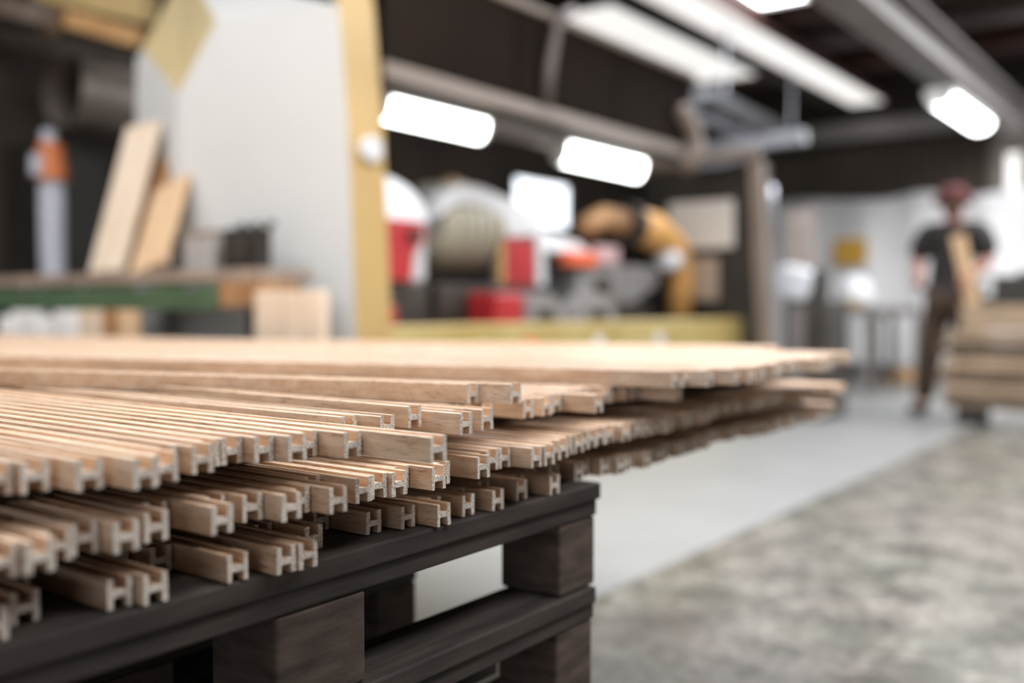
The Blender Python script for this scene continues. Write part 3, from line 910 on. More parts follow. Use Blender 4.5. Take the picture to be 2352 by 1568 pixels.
MB().box((XS - 0.06, P(1300, 590, X=XS).y, P(1330, 612, X=XS).z), (XS + 0.02, P(1368, 590, X=XS).y, P(1330, 578, X=XS).z)).build('orange_guard', M['redorange'], t, bevel=0.012)
MB().box((XS - 0.05, P(1372, 590, X=XS).y, P(1390, 605, X=XS).z), (XS + 0.01, P(1420, 590, X=XS).y, P(1390, 565, X=XS).z)).build('pink_guard', mat('pale_pink_cover', (0.62, 0.42, 0.43), 0.4, var=0.05), t, bevel=0.01)
kx = P(1385, 660, X=XS)
MB().tube([(XS - 0.02, kx.y, kx.z), (XS + 0.02, kx.y, kx.z)], 0.07, 18).build('bore', M['dark'], t)
p = P(1532, 598, X=XS)
MB().tube([(XS + 0.02, p.y - 0.09, p.z), (XS + 0.02, p.y - 0.05, p.z), (XS + 0.02, p.y + 0.05, p.z), (XS + 0.02, p.y + 0.09, p.z)], [0.06, 0.085, 0.085, 0.06], 18).build('end_cap', M['white_plastic'], t, smooth=True)

# orange extraction hose arching down behind the far unit
XO = XS - 0.02
hp = [P(1345, 520, X=XO), P(1385, 502, X=XO), P(1440, 515, X=XO), P(1500, 530, X=XO), P(1545, 570, X=XO), P(1562, 640, X=XO), P(1560, 735, X=XO)]
th = thing('extraction_hose', (XO, hp[-1].y, zb - 0.06), 'orange extraction hose bent down behind the far spindle head', 'hose')
MB().tube(hp[2:], [0.13, 0.13, 0.12, 0.10, 0.09], 20).build('hose_bend', M['orange_pipe'], th, smooth=True)
MB().tube([hp[0], hp[1], hp[2]], [0.07, 0.085, 0.10], 20).build('hose_inlet', M['brown_board'], th, smooth=True)
d = (hp[2] - hp[1]).normalized()
MB().tube([hp[2] - d * 0.06, hp[2] + d * 0.05], 0.15, 20).build('clamp', M['black'], th)

# low red covers and half-round grey guards along the bed
XB = XM - 0.22
for (pxa, pxb, lb) in ((878, 915, 'low red cover on the machine bed beside the ochre edge'), (1140, 1205, 'low red cover on the machine bed between the motor and the grey guard')):
    ya, yb = P(pxa, 700, X=XB).y, P(pxb, 700, X=XB).y
    zt = P((pxa + pxb) / 2, 672 if pxa > 1000 else 700, X=XB).z
    t = thing('feed_cover', (XB - 0.1, (ya + yb) / 2, zb - 0.06), lb, 'cover', 'low red bed covers')
    MB().box((XB - 0.2, ya, zb - 0.06), (XB, yb, zt)).build('cover', M['red'], t, bevel=0.02)
    MB().box((XB - 0.21, ya - 0.01, zb - 0.06), (XB + 0.01, yb + 0.01, zb - 0.03)).build('base_flange', M['yellow'], t)
for (pxa, pxb, lb) in ((1205, 1300, 'half-round grey blade guard on the machine bed beside the red cover'), (1330, 1420, 'half-round grey blade guard under the far spindle head')):
    ya, yb = P(pxa, 700, X=XB).y, P(pxb, 700, X=XB).y
    zt = P((pxa + pxb) / 2, 672, X=XB).z
    t = thing('blade_guard', (XB - 0.1, (ya + yb) / 2, zb - 0.06), lb, 'guard', 'half-round blade guards')
    out, inn = [], []
    for i in range(15):
        a = math.pi * i / 14
        out.append((XB, (ya + yb) / 2 - math.cos(a) * (yb - ya) / 2, zb - 0.06 + math.sin(a) * (zt - zb + 0.06)))
        inn.append((XB, (ya + yb) / 2 - math.cos(a) * (yb - ya) / 2 * 0.6, zb - 0.06 + math.sin(a) * (zt - zb + 0.06) * 0.6))
    MB().prism(out + inn[::-1], (-0.16, 0, 0)).build('guard_hoop', M['castgrey'], t)
    MB().tube([(XB - 0.12, (ya + yb) / 2, zb - 0.0), (XB - 0.03, (ya + yb) / 2, zb - 0.0)], (yb - ya) * 0.22, 18).build('cutter_block', M['dark'], t)

# ================================================================ bench on the left, behind the stack
YBN = 2.52
zt = P(300, 628, Y=YBN + 0.1).z
xa, xb = P(-120, 640, Y=YBN).x, P(600, 640, Y=YBN).x
xg = P(508, 680, Y=YBN).x
bench = thing('workbench', ((xa + xb) / 2, YBN + 0.25, 0), 'long bench with a green front rail and worn brown top behind the slats', 'workbench')
MB().box((xa, YBN, zt - 0.05), (xb, YBN + 0.27, zt)).build('bench_top', M['bench_top'], bench, bevel=0.004)
z0, z1 = P(300, 712, Y=YBN - 0.03).z, P(300, 660, Y=YBN - 0.03).z
MB().box((xa, YBN - 0.03, z0), (xg, YBN - 0.003, z1)).build('green_rail', M['green'], bench, bevel=0.006)
for px in (60, 190, 325, 440):
    p = P(px, 664, Y=YBN - 0.03)
    MB().tube([(p.x, YBN - 0.03, p.z), (p.x, YBN - 0.042, p.z)], 0.012, 12).build('screw', M['galv'], bench)
p0, p1 = P(505, 660, Y=YBN), P(598, 705, Y=YBN)
MB().box((p0.x, YBN - 0.01, p1.z), (xb, YBN + 0.2, zt - 0.052)).build('end_block', M['brown_board'], bench, bevel=0.006)
for xx in (xa + 0.1, xa + 0.9, xb - 0.15):
    MB().box((xx, YBN + 0.05, 0), (xx + 0.09, YBN + 0.14, zt - 0.05)).build('leg', M['dark'], bench)
    MB().box((xx, YBN + 0.18, 0), (xx + 0.09, YBN + 0.26, zt - 0.05)).build('leg', M['dark'], bench)
MB().box((xa, YBN + 0.142, 0.30), (xb, YBN + 0.178, 0.33)).build('lower_shelf', M['dark'], bench)


def put_box(name, rect, Y, depth, m, label, cat, group=None, bevel=0.006, z0=None, parts=None):
    a, b = pbox(*rect, Y, depth)
    if z0 is not None: a = (a[0], a[1], z0)
    o = MB().box(a, b).build(name, m, bevel=bevel)
    return tag(o, label, cat, group)


# things on the bench
a, b = pbox(500, 522, 580, 632, YBN + 0.12, 0.10)
t = thing('junction_box', ((a[0] + b[0]) / 2, a[1] + 0.08, zt), 'black open box on the bench in front of the grey panel', 'box')
MB().box((a[0], a[1] + 0.02, zt), (b[0], b[1], b[2])).build('body', M['black'], t, bevel=0.006)
MB().box((a[0] + 0.03, a[1], zt + 0.03), (b[0] - 0.05, a[1] + 0.02, b[2] - 0.04)).build('front_plate', M['dark'], t, bevel=0.004)
for i in range(3):
    xx = a[0] + 0.06 + i * 0.09
    MB().tube([(xx, a[1] + 0.08, b[2]), (xx, a[1] + 0.08, b[2] + 0.025)], 0.02, 10).build('gland', M['dark'], t)
a, b = pbox(424, 530, 490, 632, YBN + 0.14, 0.09)
t = thing('grey_tin', ((a[0] + b[0]) / 2, a[1] + 0.07, zt), 'plain grey box beside the black one on the bench', 'box')
MB().box((a[0], a[1], zt), (b[0], b[1], b[2] - 0.02)).build('body', M['grey_box'], t, bevel=0.005)
MB().box((a[0] - 0.005, a[1] - 0.005, b[2] - 0.02), (b[0] + 0.005, b[1] + 0.005, b[2])).build('lid', M['bench_top'], t, bevel=0.004)


def lean(pb, pt_, w, th, Yb, Yt, m, label, top_extra=0):
    """board leaning from the bench to the wall of the machine: pixel of foot centre and of head centre"""
    p0 = P(*pb, Y=Yb); p1 = P(*pt_, Y=Yt)
    p0.z = zt + 0.012
    o = MB().bar(p0, p1, w, th, up=(0, 1, 0)).build('leaning_board', m, bevel=0.003)
    return tag(o, label, 'board', 'boards leaning behind the bench')


lean((245, 640), (332, 286), 0.27, 0.022, YBN + 0.12, YBN + 0.34, M['pale_board'], 'tall pale board leaning on the bench, tallest of the group')
lean((293, 640), (382, 365), 0.17, 0.022, YBN + 0.17, YBN + 0.37, M['brown_board'], 'brown-edged board leaning between the two paler boards')
lean((338, 645), (398, 420), 0.27, 0.022, YBN + 0.09, YBN + 0.30, M['tan_board'], 'shorter tan board leaning in front on the bench')
lean((372, 640), (392, 362), 0.11, 0.02, YBN + 0.24, YBN + 0.40, M['pale_board'], 'slim pale board peeping up behind the tan board')

# under the rail: white offcuts, tan offcuts, and the pale block by the panel
YU = YBN - 0.072
px = -4
i = 0
names = ['first', 'second', 'third', 'fourth', 'fifth', 'sixth', 'seventh']
while px < 178:
    wpx = (30, 38, 26, 34, 42, 30, 36, 28)[i % 8]
    a, b = pbox(px, 713 if i % 3 else 725, px + wpx - 4, 790, YU + 0.012 * (i % 2), 0.018)
    o = MB().box((a[0], a[1], 0.0), b).build('white_offcut', M['white_board'], bevel=0.002)
    tag(o, '%s white offcut from the picture edge, standing below the green rail' % names[i], 'offcut', 'white offcuts under the bench')
    px += wpx; i += 1
for i, (pa, pb, m, lb) in enumerate(((182, 232, M['pale_board'], 'pale wood offcut beside the white ones under the green rail'),
                                     (236, 268, M['brown_board'], 'brown wood offcut under the green rail'),
                                     (272, 315, M['tan_board'], 'ochre tan offcut at the end of the row under the green rail'))):
    a, b = pbox(pa, 712, pb, 790, YU + 0.005 * i, 0.02)
    o = MB().box((a[0], a[1], 0.0), b).build('wood_offcut', m, bevel=0.002)
    tag(o, lb, 'offcut', 'wood offcuts under the bench')
a, b = pbox(584, 668, 738, 790, 2.50, 0.04)
xs0, xs1 = a[0], b[0]
z_ = 0.0
ti = thing('plywood_stand', ((a[0] + b[0]) / 2, 2.57, 0), 'pale plywood block standing between the stack and the grey panel', 'block')
MB().box((a[0], 2.50, 0.0), (b[0], 2.54, b[2])).build('block', M['pale_board'], ti, bevel=0.004)
MB().box((a[0] - 0.01, 2.47, 0.0), (b[0] + 0.01, 2.66, 0.05)).build('foot', M['tan_board'], ti, bevel=0.004)

# duct, hose and cabinet against the side wall
YD = 3.55
p0 = P(150, 205, Y=YD); p1 = P(330, 235, Y=YD + 0.15)
t = thing('extraction_duct', ((p0.x + p1.x) / 2, YD, p0.z), 'big grey duct with a black open mouth near the side wall', 'duct')
rad = 0.235
d = Vector((0.02, 1.0, -0.03)).normalized()
q0 = p0
MB().tube([q0, q0 + d * 0.35, q0 + d * 0.95], rad, 28, caps=False).build('duct_pipe', M['duct'], t, smooth=True)
MB().tube([q0 - d * 0.02, q0 + d * 0.05], rad * 1.06, 28, caps=False).build('mouth_rim', M['duct'], t, smooth=True)
MB().tube([q0 + d * 0.12, q0 + d * 0.13], rad * 0.985, 28).build('mouth_shade_disc', M['black'], t)  # black disc standing in for the shade inside the open duct
MB().tube([q0 + d * 0.2 + Vector((0, 0, rad)), q0 + d * 0.2 + Vector((0, 0, ZC - q0.z))], 0.02, 10).build('hanger', M['dark'], t)
MB().tube([q0 + d * 0.8 + Vector((0, 0, rad)), q0 + d * 0.8 + Vector((0, 0, ZC - q0.z))], 0.02, 10).build('hanger', M['dark'], t)
YH = 3.35
p0, p1 = P(112, 300, Y=YH), P(122, 660, Y=YH)
t = thing('standpipe', (p1.x, YH, 0), 'grey-blue upright pipe with an orange collar left of the leaning boards', 'pipe')
MB().tube([(p1.x, YH, 0.0), (p1.x, YH, P(122, 415, Y=YH).z)], 0.075, 22).build('pipe', M['hose'], t, smooth=True)
MB().tube([(p1.x - 0.02, YH, P(122, 345, Y=YH).z), (p1.x - 0.03, YH, p0.z)], 0.045, 18).build('upper_pipe', M['hose'], t, smooth=True)
zc0, zc1 = P(120, 415, Y=YH).z, P(120, 330, Y=YH).z
MB().tube([(p1.x, YH, zc0), (p1.x - 0.01, YH, zc1)], [0.10, 0.075], 22).build('orange_collar', M['orange'], t, smooth=False)
MB().tube([(p1.x + 0.01, YH - 0.10, zc0 + 0.02), (p1.x, YH - 0.09, zc1 - 0.08)], 0.04, 10).build('blue_handle', M['hose'], t)
a, b = pbox(12, 325, 92, 620, 3.5, 0.5)
t = thing('tall_cabinet', ((a[0] + b[0]) / 2, 3.75, 0), 'dark tall cabinet at the left edge behind the bench', 'cabinet')
MB().box((a[0], 3.52, 0.0), (b[0], 4.0, b[2])).build('body', M['black'], t, bevel=0.01)
xm_ = (a[0] + b[0]) / 2
for (u0, u1) in ((a[0] + 0.02, xm_ - 0.005), (xm_ + 0.005, b[0] - 0.02)):
    dd = MB().box((u0, 3.50, 0.08), (u1, 3.52, b[2] - 0.03)).build('door', M['black'], t, bevel=0.004)
    hx = u1 - 0.05 if u1 < xm_ else u0 + 0.05
    MB().box((hx - 0.01, 3.475, 1.0), (hx + 0.01, 3.50, 1.15)).build('handle', M['dark'], dd, bevel=0.003)

# timber stored on overhead racks, upper left
YR = 3.3


def beam_px(pa, pb, hpx, dep, m, label, Ya=YR, Yb=YR, name='overhead_timber'):
    p0 = P(*pa, Y=Ya); p1 = P(*pb, Y=Yb)
    hh = (P(pa[0], pa[1] - hpx / 2, Y=Ya).z - P(pa[0], pa[1] + hpx / 2, Y=Ya).z)
    o = MB().bar(p0, p1, dep, abs(hh)).build(name, m, bevel=0.006)
    return tag(o, label, 'timber', 'timbers on the overhead rack')


beam_px((95, -30), (345, 22), 62, 0.10, M['rafter_yellow'], 'yellow overhead timber highest at the upper left', YR, YR + 0.05)
beam_px((165, 45), (335, 92), 42, 0.10, M['rafter'], 'orange overhead timber below the yellow one', YR - 0.05, YR)
beam_px((-60, -2), (110, 36), 44, 0.12, M['bench_top'], 'greyish-brown overhead timber at the left edge', YR + 0.05, YR + 0.1)
beam_px((-60, 70), (345, 145), 40, 0.14, M['dark'], 'dark rack beam carrying the overhead timbers', YR + 0.02, YR + 0.07)
beam_px((130, -20), (112, 75), 34, 0.1, M['rafter'], 'brown cross timber of the overhead rack', YR + 0.25, YR + 0.25)

# ================================================================ overhead cable tray near the hood end
t = thing('cable_tray', (-3.2, 8.2, 2.3), 'galvanised cable tray frame hanging beyond the hood', 'cable tray')
zt_ = 2.55
a0 = P(1612, 215, Z=zt_); a1 = P(1835, 322, Z=zt_)
dirv = (a1 - a0)
MB().bar(a0, a1, 0.16, 0.10).build('side_rail', M['galv'], t)
off = Vector((-0.42, 0.0, 0))
MB().bar(a0 + off, a1 + off, 0.10, 0.08).build('side_rail', M['galv'], t)
for s in (0.15, 0.4, 0.65, 0.88):
    MB().bar(a0 + dirv * s, a0 + dirv * s + off, 0.05, 0.04).build('rung', M['galv'], t)
b0 = P(1590, 352, Y=7.9); b1 = P(1850, 312, Y=7.9)
MB().bar(b0, b1, 0.10, 0.10).build('cross_bar', M['galv'], t)
MB().bar(b0 + Vector((0, 0, -0.13)), b1 + Vector((-0.5, 0, -0.13)), 0.06, 0.05).build('cross_bar', M['galv'], t)
for pp in (a0 + dirv * 0.2, a0 + dirv * 0.9):
    MB().tube([pp, (pp.x, pp.y, ZC)], 0.015, 8).build('hanger', M['galv'], t)

# ================================================================ far end: sheet, poster, table, equipment
YS = 12.38
xs = [-4.75 + 5.3 * i / 60 for i in range(61)]
mb = MB()
v = []
nz = 14
for ix, xx in enumerate(xs):
    px = 1600
    sag = 2.14 + 0.05 * math.sin((xx + 4.7) * 1.9) + (0.10 if -2.9 < xx < -1.9 else 0) * math.exp(-((xx + 2.3) / 0.35) ** 2)
    for j in range(nz + 1):
        zz_ = 0.05 + (sag - 0.05) * j / nz
        fold = 0.025 * math.sin(xx * 9.0 + 0.6 * math.sin(j * 0.7)) + 0.012 * math.sin(xx * 23 + j * 0.3)
        v.append((xx, YS + fold, zz_))
n = nz + 1
mb.add(v, [(i * n + j, (i + 1) * n + j, (i + 1) * n + j + 1, i * n + j + 1) for i in range(60) for j in range(nz)])
o = mb.build('plastic_sheet', M['sheet'], smooth=True)
sm = o.modifiers.new('thick', 'SOLIDIFY'); sm.thickness = 0.004
tag(o, 'white plastic sheet hung across the far wall behind the person', 'sheet')

a, b = pbox(1915, 548, 1990, 607, 12.30, 0.01)
o = MB().box(a, b).build('wall_poster', M['poster'])
tag(o, 'yellow rectangular poster fixed to the white sheet', 'poster')

YT = 10.4
a, b = pbox(1885, 703, 2020, 722, YT, 0.7)
t = thing('steel_table', ((a[0] + b[0]) / 2, YT + 0.35, 0), 'grey steel table near the far wall with a sack on it', 'table')
MB().box(a, b).build('table_top', M['steel_grey'], t, bevel=0.006)
for xx in (a[0] + 0.02, b[0] - 0.08):
    for yy in (YT + 0.03, YT + 0.6):
        MB().box((xx, yy, 0), (xx + 0.06, yy + 0.06, a[2])).build('leg', M['steel_dark'], t)
MB().box((a[0] + 0.02, YT + 0.05, 0.18), (b[0] - 0.02, YT + 0.6, 0.22)).build('lower_shelf', M['steel_dark'], t)
ztab = b[2]
a, b = pbox(1905, 628, 1992, 700, YT + 0.1, 0.35)
t = thing('white_sack', ((a[0] + b[0]) / 2, YT + 0.28, ztab), 'rounded white sack on the steel table below the yellow poster', 'sack')
mb = MB(); nn = 18
xm_, ym_ = (a[0] + b[0]) / 2, YT + 0.28
hh = b[2] - ztab
mb.tube([(xm_, ym_, ztab + hh * k) for k in (0.0, 0.08, 0.3, 0.6, 0.85, 0.97, 1.0)], [abs(b[0] - a[0]) / 2 * r for r in (0.80, 0.95, 1.0, 0.95, 0.72, 0.4, 0.1)], nn)
mb.build('sack_body', M['sack'], t, smooth=True)
MB().box((a[0] + 0.02, ym_ - 0.24, ztab), (b[0] - 0.02, ym_ - 0.225, ztab + 0.06)).build('ochre_label', M['ochre'], t)
# horizontal rail between table and person
a = P(1995, 722, Y=9.6); b = P(2110, 712, Y=9.6)
t = thing('barrier_rail', ((a.x + b.x) / 2, 9.6, 0), 'grey waist-high rail between the steel table and the person', 'rail')
MB().bar(a, b, 0.05, 0.07).build('rail', M['steel_grey'], t)
for pp in (a, b):
    MB().box((pp.x - 0.025, 9.575, 0), (pp.x + 0.025, 9.625, pp.z)).build('post', M['steel_grey'], t)
a = P(2020, 858, Y=11.6); b = P(2090, 858, Y=11.6)
o = MB().prism([(a.x, 11.6, 0.0), (b.x, 11.6, 0.0), (b.x - 0.05, 11.6, 0.13), (a.x + 0.1, 11.6, 0.11)], (0, 0.3, 0)).build('scrap_wood', M['rafter'], bevel=0.01)
tag(o, 'small orange-brown wood scrap on the floor at the foot of the sheet', 'scrap')

# control cabinet with a bulbous white cover, beyond the machine
YC = 7.2
a, b = pbox(1800, 690, 1898, 830, YC, 0.45)
t = thing('control_unit', ((a[0] + b[0]) / 2, YC + 0.2, 0), 'dark control cabinet with a tilted white cover beyond the machine', 'control cabinet')
MB().box((a[0], YC, 0.0), (b[0], YC + 0.45, b[2])).build('cabinet_body', M['steel_dark'], t, bevel=0.01)
MB().box((a[0] + 0.03, YC - 0.012, 0.10), ((a[0] + b[0]) / 2, YC, b[2] - 0.04)).build('door', M['steel_grey'], t, bevel=0.004)
c0 = P(1822, 650, Y=YC + 0.1)
w2 = abs(P(1872, 650, Y=YC).x - P(1776, 650, Y=YC).x) / 2
h2 = (P(1822, 612, Y=YC).z - P(1822, 690, Y=YC).z) / 2
poly = []
for i in range(24):
    an = 2 * math.pi * i / 24
    ca, sa = math.cos(an), math.sin(an)
    ex = math.copysign(abs(ca) ** 0.6, ca) * w2; ez = math.copysign(abs(sa) ** 0.6, sa) * h2
    tl = R(-14)
    poly.append((c0.x + ex * math.cos(tl) - ez * math.sin(tl), YC + 0.06, c0.z + ex * math.sin(tl) + ez * math.cos(tl)))
MB().prism(poly, (0.0, 0.2, 0)).build('white_cover', M['white_plastic'], t, bevel=0.03, seg=3)
MB().bar((c0.x, YC + 0.2, b[2] - 0.02), (c0.x, YC + 0.2, c0.z), 0.05, 0.05, up=(0, 1, 0)).build('pedestal', M['steel_dark'], t)
p0 = P(1878, 650, Y=YC + 0.1)
MB().box((p0.x - 0.02, YC + 0.05, c0.z - 0.14), (p0.x + 0.05, YC + 0.2, c0.z + 0.10)).build('side_bracket', M['black'], t, bevel=0.01)

# beige cardboard panel and bright fitting right of the machine
p0 = P(1808, 480, Y=8.8); p1 = P(1868, 700, Y=8.8)
o = MB().bar((p1.x - 0.05, 8.75, 0.0), (p0.x + 0.06, 8.95, p0.z), 0.26, 0.02, up=(0, 1, 0)).build('cardboard_panel', M['beige'], bevel=0.004)
tag(o, 'tall beige cardboard panel standing beyond the machine end', 'panel')
p0 = P(1762, 468, Y=YE + 0.25)
t = thing('metal_fitting', (p0.x, p0.y, p0.z - 0.2), 'pale metal fitting on a bracket right of the black machine end', 'fitting')  # pale metal piece, gives no light
MB().tube([(p0.x, p0.y, p0.z - 0.16), (p0.x, p0.y, p0.z - 0.10), (p0.x, p0.y, p0.z + 0.12), (p0.x, p0.y, p0.z + 0.16)], [0.03, 0.06, 0.06, 0.03], 16).build('body', M['galv'], t, smooth=True)
MB().bar((p0.x - 0.2, p0.y - 0.1, p0.z - 0.05), (p0.x, p0.y, p0.z - 0.05), 0.03, 0.03).build('bracket', M['steel_grey'], t)
MB().tube([(p0.x, p0.y, 0), (p0.x, p0.y, p0.z - 0.15)], 0.03, 10).build('post', M['rail'], t)

# ================================================================ lumber pile on the right
YP = 7.50
x0 = P(2160, 850, Y=YP).x
X1 = 0.75
zt0 = P(2250, 757, Y=YP).z
nl = 6
zbase = 0.12
lh = (zt0 - zbase) / nl
t = thing('lumber_skid', ((x0 + X1) / 2, YP + 0.25, 0), 'dark bearers on the floor under the lumber pile', 'skid')
for xx in (x0 + 0.10, x0 + 0.75, X1 - 0.25):
    MB().box((xx, YP + 0.03, 0), (xx + 0.14, YP + 0.48, zbase - 0.001)).build('bearer', M['black'], t)
for k in range(1, nl):
    for xx in (x0 + 0.2, X1 - 0.3):
        MB().box((xx, YP + 0.02, zbase + k * lh - 0.0175), (xx + 0.04, YP + 0.46, zbase + k * lh + 0.0005)).build('spacer_strip', M['batten'], t)
ordn = ['lowest', 'second lowest', 'third lowest', 'third highest', 'second highest', 'highest']
for k in range(nl):
    for r_ in range(2):
        xo = rnd.uniform(-0.03, 0.03)
        o = MB().box((x0 + xo, YP + r_ * 0.245 + rnd.uniform(0, 0.012), zbase + k * lh + 0.001), (X1 + xo, YP + r_ * 0.245 + 0.23, zbase + (k + 1) * lh - 0.018)).build('lumber_plank', M['lumber' if k % 2 else 'lumber_dark'], bevel=0.006)
        tag(o, '%s plank in the %s row of the lumber pile' % (ordn[k], 'front' if r_ == 0 else 'back'), 'plank', 'planks of the lumber pile')
a, b = pbox(2205, 700, 2420, 752, YP + 0.04, 0.2)
o = MB().box((a[0], a[1], zt0 + 0.001), (b[0], b[1], b[2])).build('lumber_plank', M['lumber'], bevel=0.005)
tag(o, 'thick tan plank lying loose on top of the lumber pile', 'plank', 'planks of the lumber pile')
ztp = b[2]
a, b = pbox(2280, 632, 2440, 700, YP + 0.08, 0.12)
t = thing('dark_case', ((a[0] + b[0]) / 2, YP + 0.14, ztp), 'black stepped case on top of the lumber pile at the picture edge', 'case')
MB().box((a[0], a[1], ztp), (b[0], b[1], b[2])).build('body', M['black'], t, bevel=0.01)
MB().box((a[0] - 0.08, a[1], ztp), (a[0], b[1], ztp + (b[2] - ztp) * 0.3)).build('step', M['black'], t, bevel=0.006)
MB().box((a[0] + 0.15, a[1] + 0.03, b[2]), (a[0] + 0.3, a[1] + 0.07, b[2] + 0.03)).build('handle', M['dark'], t, bevel=0.005)


# ================================================================ person
def skin_obj(name, verts, edges, radii, m, parent=None, sub=1, root=0):
    me = bpy.data.meshes.new(name)
    me.from_pydata([tuple(v) for v in verts], edges, [])
    o = bpy.data.objects.new(name, me)
    col.objects.link(o)
    o.modifiers.new('skin', 'SKIN')
    if not me.skin_vertices:
        bpy.context.view_layer.objects.active = o
    for i, sv in enumerate(me.skin_vertices[0].data):
        r = radii[i]
        sv.radius = r if isinstance(r, tuple) else (r, r)
        sv.use_root = (i == root)
    s = o.modifiers.new('sub', 'SUBSURF'); s.levels = sub; s.render_levels = sub
    o.modifiers['skin'].use_smooth_shade = True
    me.materials.append(m)
    if parent is not None:
        o.parent = parent
        o.matrix_parent_inverse = parent.matrix_basis.inverted()
    return o


PX, PY = -1.05, 8.25
per = thing('person', (PX, PY, 0), 'person in a dark T-shirt, brown trousers and red cap carrying a board', 'person')
V, Ed, Ra = [], [], []


def node(p, r, parent=None):
    V.append(Vector((PX + p[0], PY + p[1], p[2]))); Ra.append(r)
    if parent is not None: Ed.append((parent, len(V) - 1))
    return len(V) - 1


# facing the viewer (-Y); image left is -X
pel = node((0, 0, 0.95), (0.135, 0.10))
wai = node((0.0, 0.0, 1.10), (0.135, 0.095), pel)
che = node((0.0, 0.01, 1.30), (0.16, 0.11), wai)
shb = node((0.0, 0.02, 1.43), (0.12, 0.085), che)
nek = node((0.0, 0.01, 1.50), 0.055, shb)
hd0 = node((0.0, -0.015, 1.57), 0.075, nek)
hd1 = node((0.0, -0.02, 1.66), 0.092, hd0)
hd2 = node((0.0, -0.015, 1.73), 0.06, hd1)
legs = []
for sx, foot in ((-1, (-0.19, -0.06)), (1, (0.10, 0.10))):
    hip = node((sx * 0.09, 0, 0.90), 0.085, pel)
    kn_ = node((sx * 0.09 + (foot[0] - sx * 0.09) * 0.5, foot[1] * 0.5 - 0.04, 0.50), 0.058, hip)
    ank = node((foot[0], foot[1], 0.09), 0.04, kn_)
    toe = node((foot[0] + sx * 0.03, foot[1] - 0.15, 0.04), 0.036, ank)
    legs.append((hip, kn_, ank, toe))
arms = []
for sx, el, ha in ((-1, (-0.255, -0.02, 1.17), (-0.20, -0.19, 1.06)), (1, (0.255, -0.02, 1.17), (0.15, -0.21, 1.05))):
    sh = node((sx * 0.19, 0.01, 1.42), 0.062, shb)
    e_ = node(el, 0.044, sh)
    wr = node(ha, 0.028, e_)
    dv = (Vector(ha) - Vector(el)).normalized()
    palm = node(tuple(Vector(ha) + dv * 0.055), (0.036, 0.02), wr)
    side = dv.cross(Vector((0, 0, 1))).normalized()
    upv = side.cross(dv)
    for q, ln in zip((-1.5, -0.5, 0.5, 1.5), (0.040, 0.047, 0.045, 0.035)):
        b0 = Vector(ha) + dv * 0.095 + upv * q * 0.017
        k1 = node(tuple(b0), 0.0095, palm)
        k2 = node(tuple(b0 + dv * ln * 0.6 + side * -sx * 0.02), 0.0085, k1)
        node(tuple(b0 + dv * ln * 0.4 + side * -sx * 0.05), 0.0075, k2)
    th1 = node(tuple(Vector(ha) + dv * 0.035 + upv * 0.038 + side * -sx * 0.012), 0.0105, wr)
    node(tuple(Vector(ha) + dv * 0.075 + upv * 0.050 + side * -sx * 0.035), 0.009, th1)
    arms.append((sh, e_, wr))
skin_obj('body', V, Ed, Ra, M['skin'], per, sub=2)


def sub_skin(name, chain_nodes, edges, grow, m, extra=None):
    idx = {n_: i for i, n_ in enumerate(chain_nodes)}
    vv = [V[n_].copy() for n_ in chain_nodes]
    rr_ = []
    for n_ in chain_nodes:
        r = Ra[n_]
        g = grow
        rr_.append((r[0] + g, r[1] + g) if isinstance(r, tuple) else r + g)
    ee = [(idx[a_], idx[b_]) for a_, b_ in edges]
    if extra:
        for (parent_n, p, r) in extra:
            vv.append(Vector((PX + p[0], PY + p[1], p[2]))); rr_.append(r)
            ee.append((idx[parent_n], len(vv) - 1))
    return skin_obj(name, vv, ee, rr_, m, per, sub=2)


(shL, elL, wrL), (shR, elR, wrR) = arms
eL = V[shL].lerp(V[elL], 0.9) - Vector((PX, PY, 0)); eR = V[shR].lerp(V[elR], 0.9) - Vector((PX, PY, 0))
sub_skin('shirt', [wai, pel, che, shb, shL, shR], [(wai, pel), (wai, che), (che, shb), (shb, shL), (shb, shR)], 0.044, M['shirt'],
         extra=[(shL, eL, 0.10), (shR, eR, 0.10), (shb, (0.0, 0.012, 1.485), 0.085)])
(h1, k1, a1_, t1), (h2_, k2_, a2_, t2) = legs
sub_skin('trousers', [pel, h1, k1, a1_, h2_, k2_, a2_], [(pel, h1), (h1, k1), (k1, a1_), (pel, h2_), (h2_, k2_), (k2_, a2_)], 0.042, M['trousers'])
for (an_, to_) in ((a1_, t1), (a2_, t2)):
    A_, T_ = V[an_], V[to_]
    mb = MB()
    mb.tube([A_ + Vector((0, 0.07, -0.045)), A_ + Vector((0, 0.03, -0.035)), A_.lerp(T_, 0.5) + Vector((0, 0, -0.02)), T_ + Vector((0, -0.02, -0.003)), T_ + Vector((0, -0.06, -0.01))], [0.03, 0.05, 0.047, 0.042, 0.02], 14)
    o = mb.build('shoe', M['shoe'], per, smooth=True)
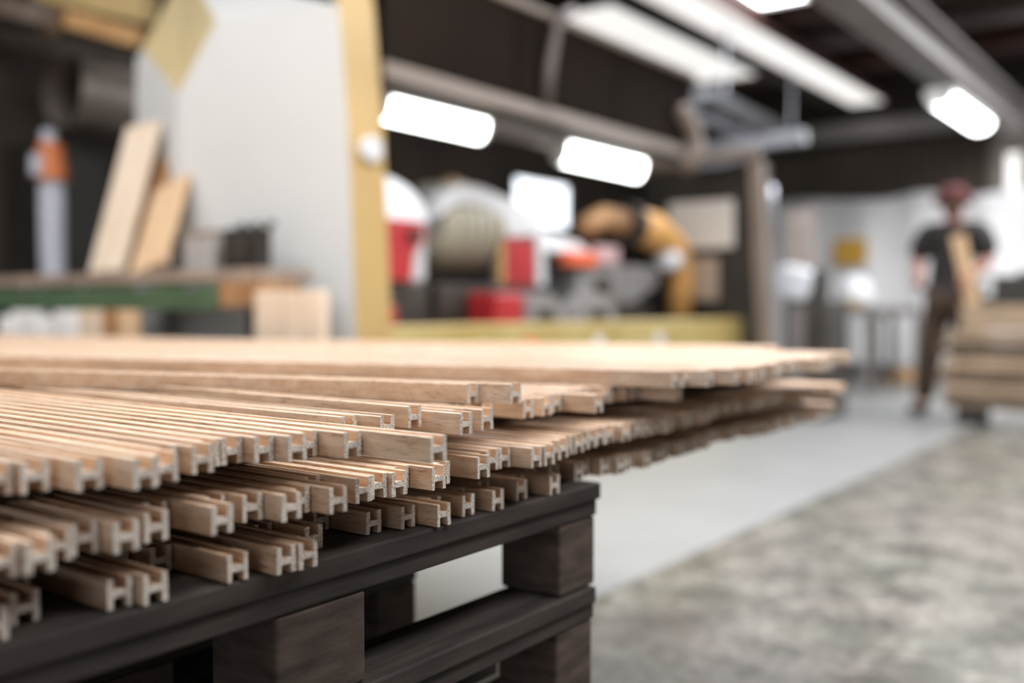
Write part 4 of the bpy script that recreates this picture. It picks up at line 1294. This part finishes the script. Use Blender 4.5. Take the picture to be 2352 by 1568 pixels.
# cap, brim, ear defenders, face
hc = Vector((PX, PY - 0.018, 1.665))
mb = MB()
mb.tube([hc + Vector((0, 0.005, z_)) for z_ in (0.01, 0.045, 0.08, 0.10, 0.108)], [0.104, 0.104, 0.086, 0.05, 0.01], 20)
cap_o = mb.build('cap', M['cap'], per, smooth=True)
MB().prism([hc + Vector((-0.08, -0.07, 0.012)), hc + Vector((-0.05, -0.165, 0.004)), hc + Vector((0.05, -0.165, 0.004)), hc + Vector((0.08, -0.07, 0.012))], (0, 0, 0.008)).build('cap_brim', M['cap'], cap_o)
for sx in (-1, 1):
    MB().tube([hc + Vector((sx * 0.082, 0.0, -0.01)), hc + Vector((sx * 0.135, 0.0, -0.01))], [0.05, 0.042], 16).build('ear_defender', M['cap'], per)
    MB().tube([hc + Vector((sx * 0.034, -0.088, 0.0)), hc + Vector((sx * 0.034, -0.096, 0.0))], 0.011, 10).build('eye', M['black'], per)
MB().prism([hc + Vector((0, -0.088, 0.0)), hc + Vector((-0.016, -0.088, -0.045)), hc + Vector((0.016, -0.088, -0.045))], (0, -0.022, -0.004)).build('nose', M['skin'], per, bevel=0.004)
MB().box(hc + Vector((-0.028, -0.098, -0.078)), hc + Vector((0.028, -0.085, -0.066))).build('mouth', mat('lips', (0.36, 0.14, 0.11), 0.5), per, bevel=0.003)
mb = MB(); mb.tube([hc + Vector((0, 0.022, -0.06)), hc + Vector((0, 0.022, -0.02)), hc + Vector((0, 0.018, 0.015))], [0.075, 0.088, 0.095], 16)
mb.build('hair', M['hair'], per, smooth=True)
mb = MB(); mb.tube([hc + Vector((0, -0.035, -0.125)), hc + Vector((0, -0.04, -0.10)), hc + Vector((0, -0.035, -0.06)), hc + Vector((0, -0.02, -0.045))], [0.03, 0.062, 0.072, 0.06], 16)
mb.build('beard', M['hair'], per, smooth=True)
# the board the person carries, upright against the chest
p0 = P(2200, 540, Y=PY - 0.235); p1 = P(2246, 745, Y=PY - 0.235)
dd = (p1 - p0).normalized()
o = MB().bar(p0, p1 + dd * 0.25, 0.10, 0.025, up=(0, 1, 0)).build('carried_board', M['tan_board'], bevel=0.003)
tag(o, 'slim tan board held upright by the person beside the lumber pile', 'board')
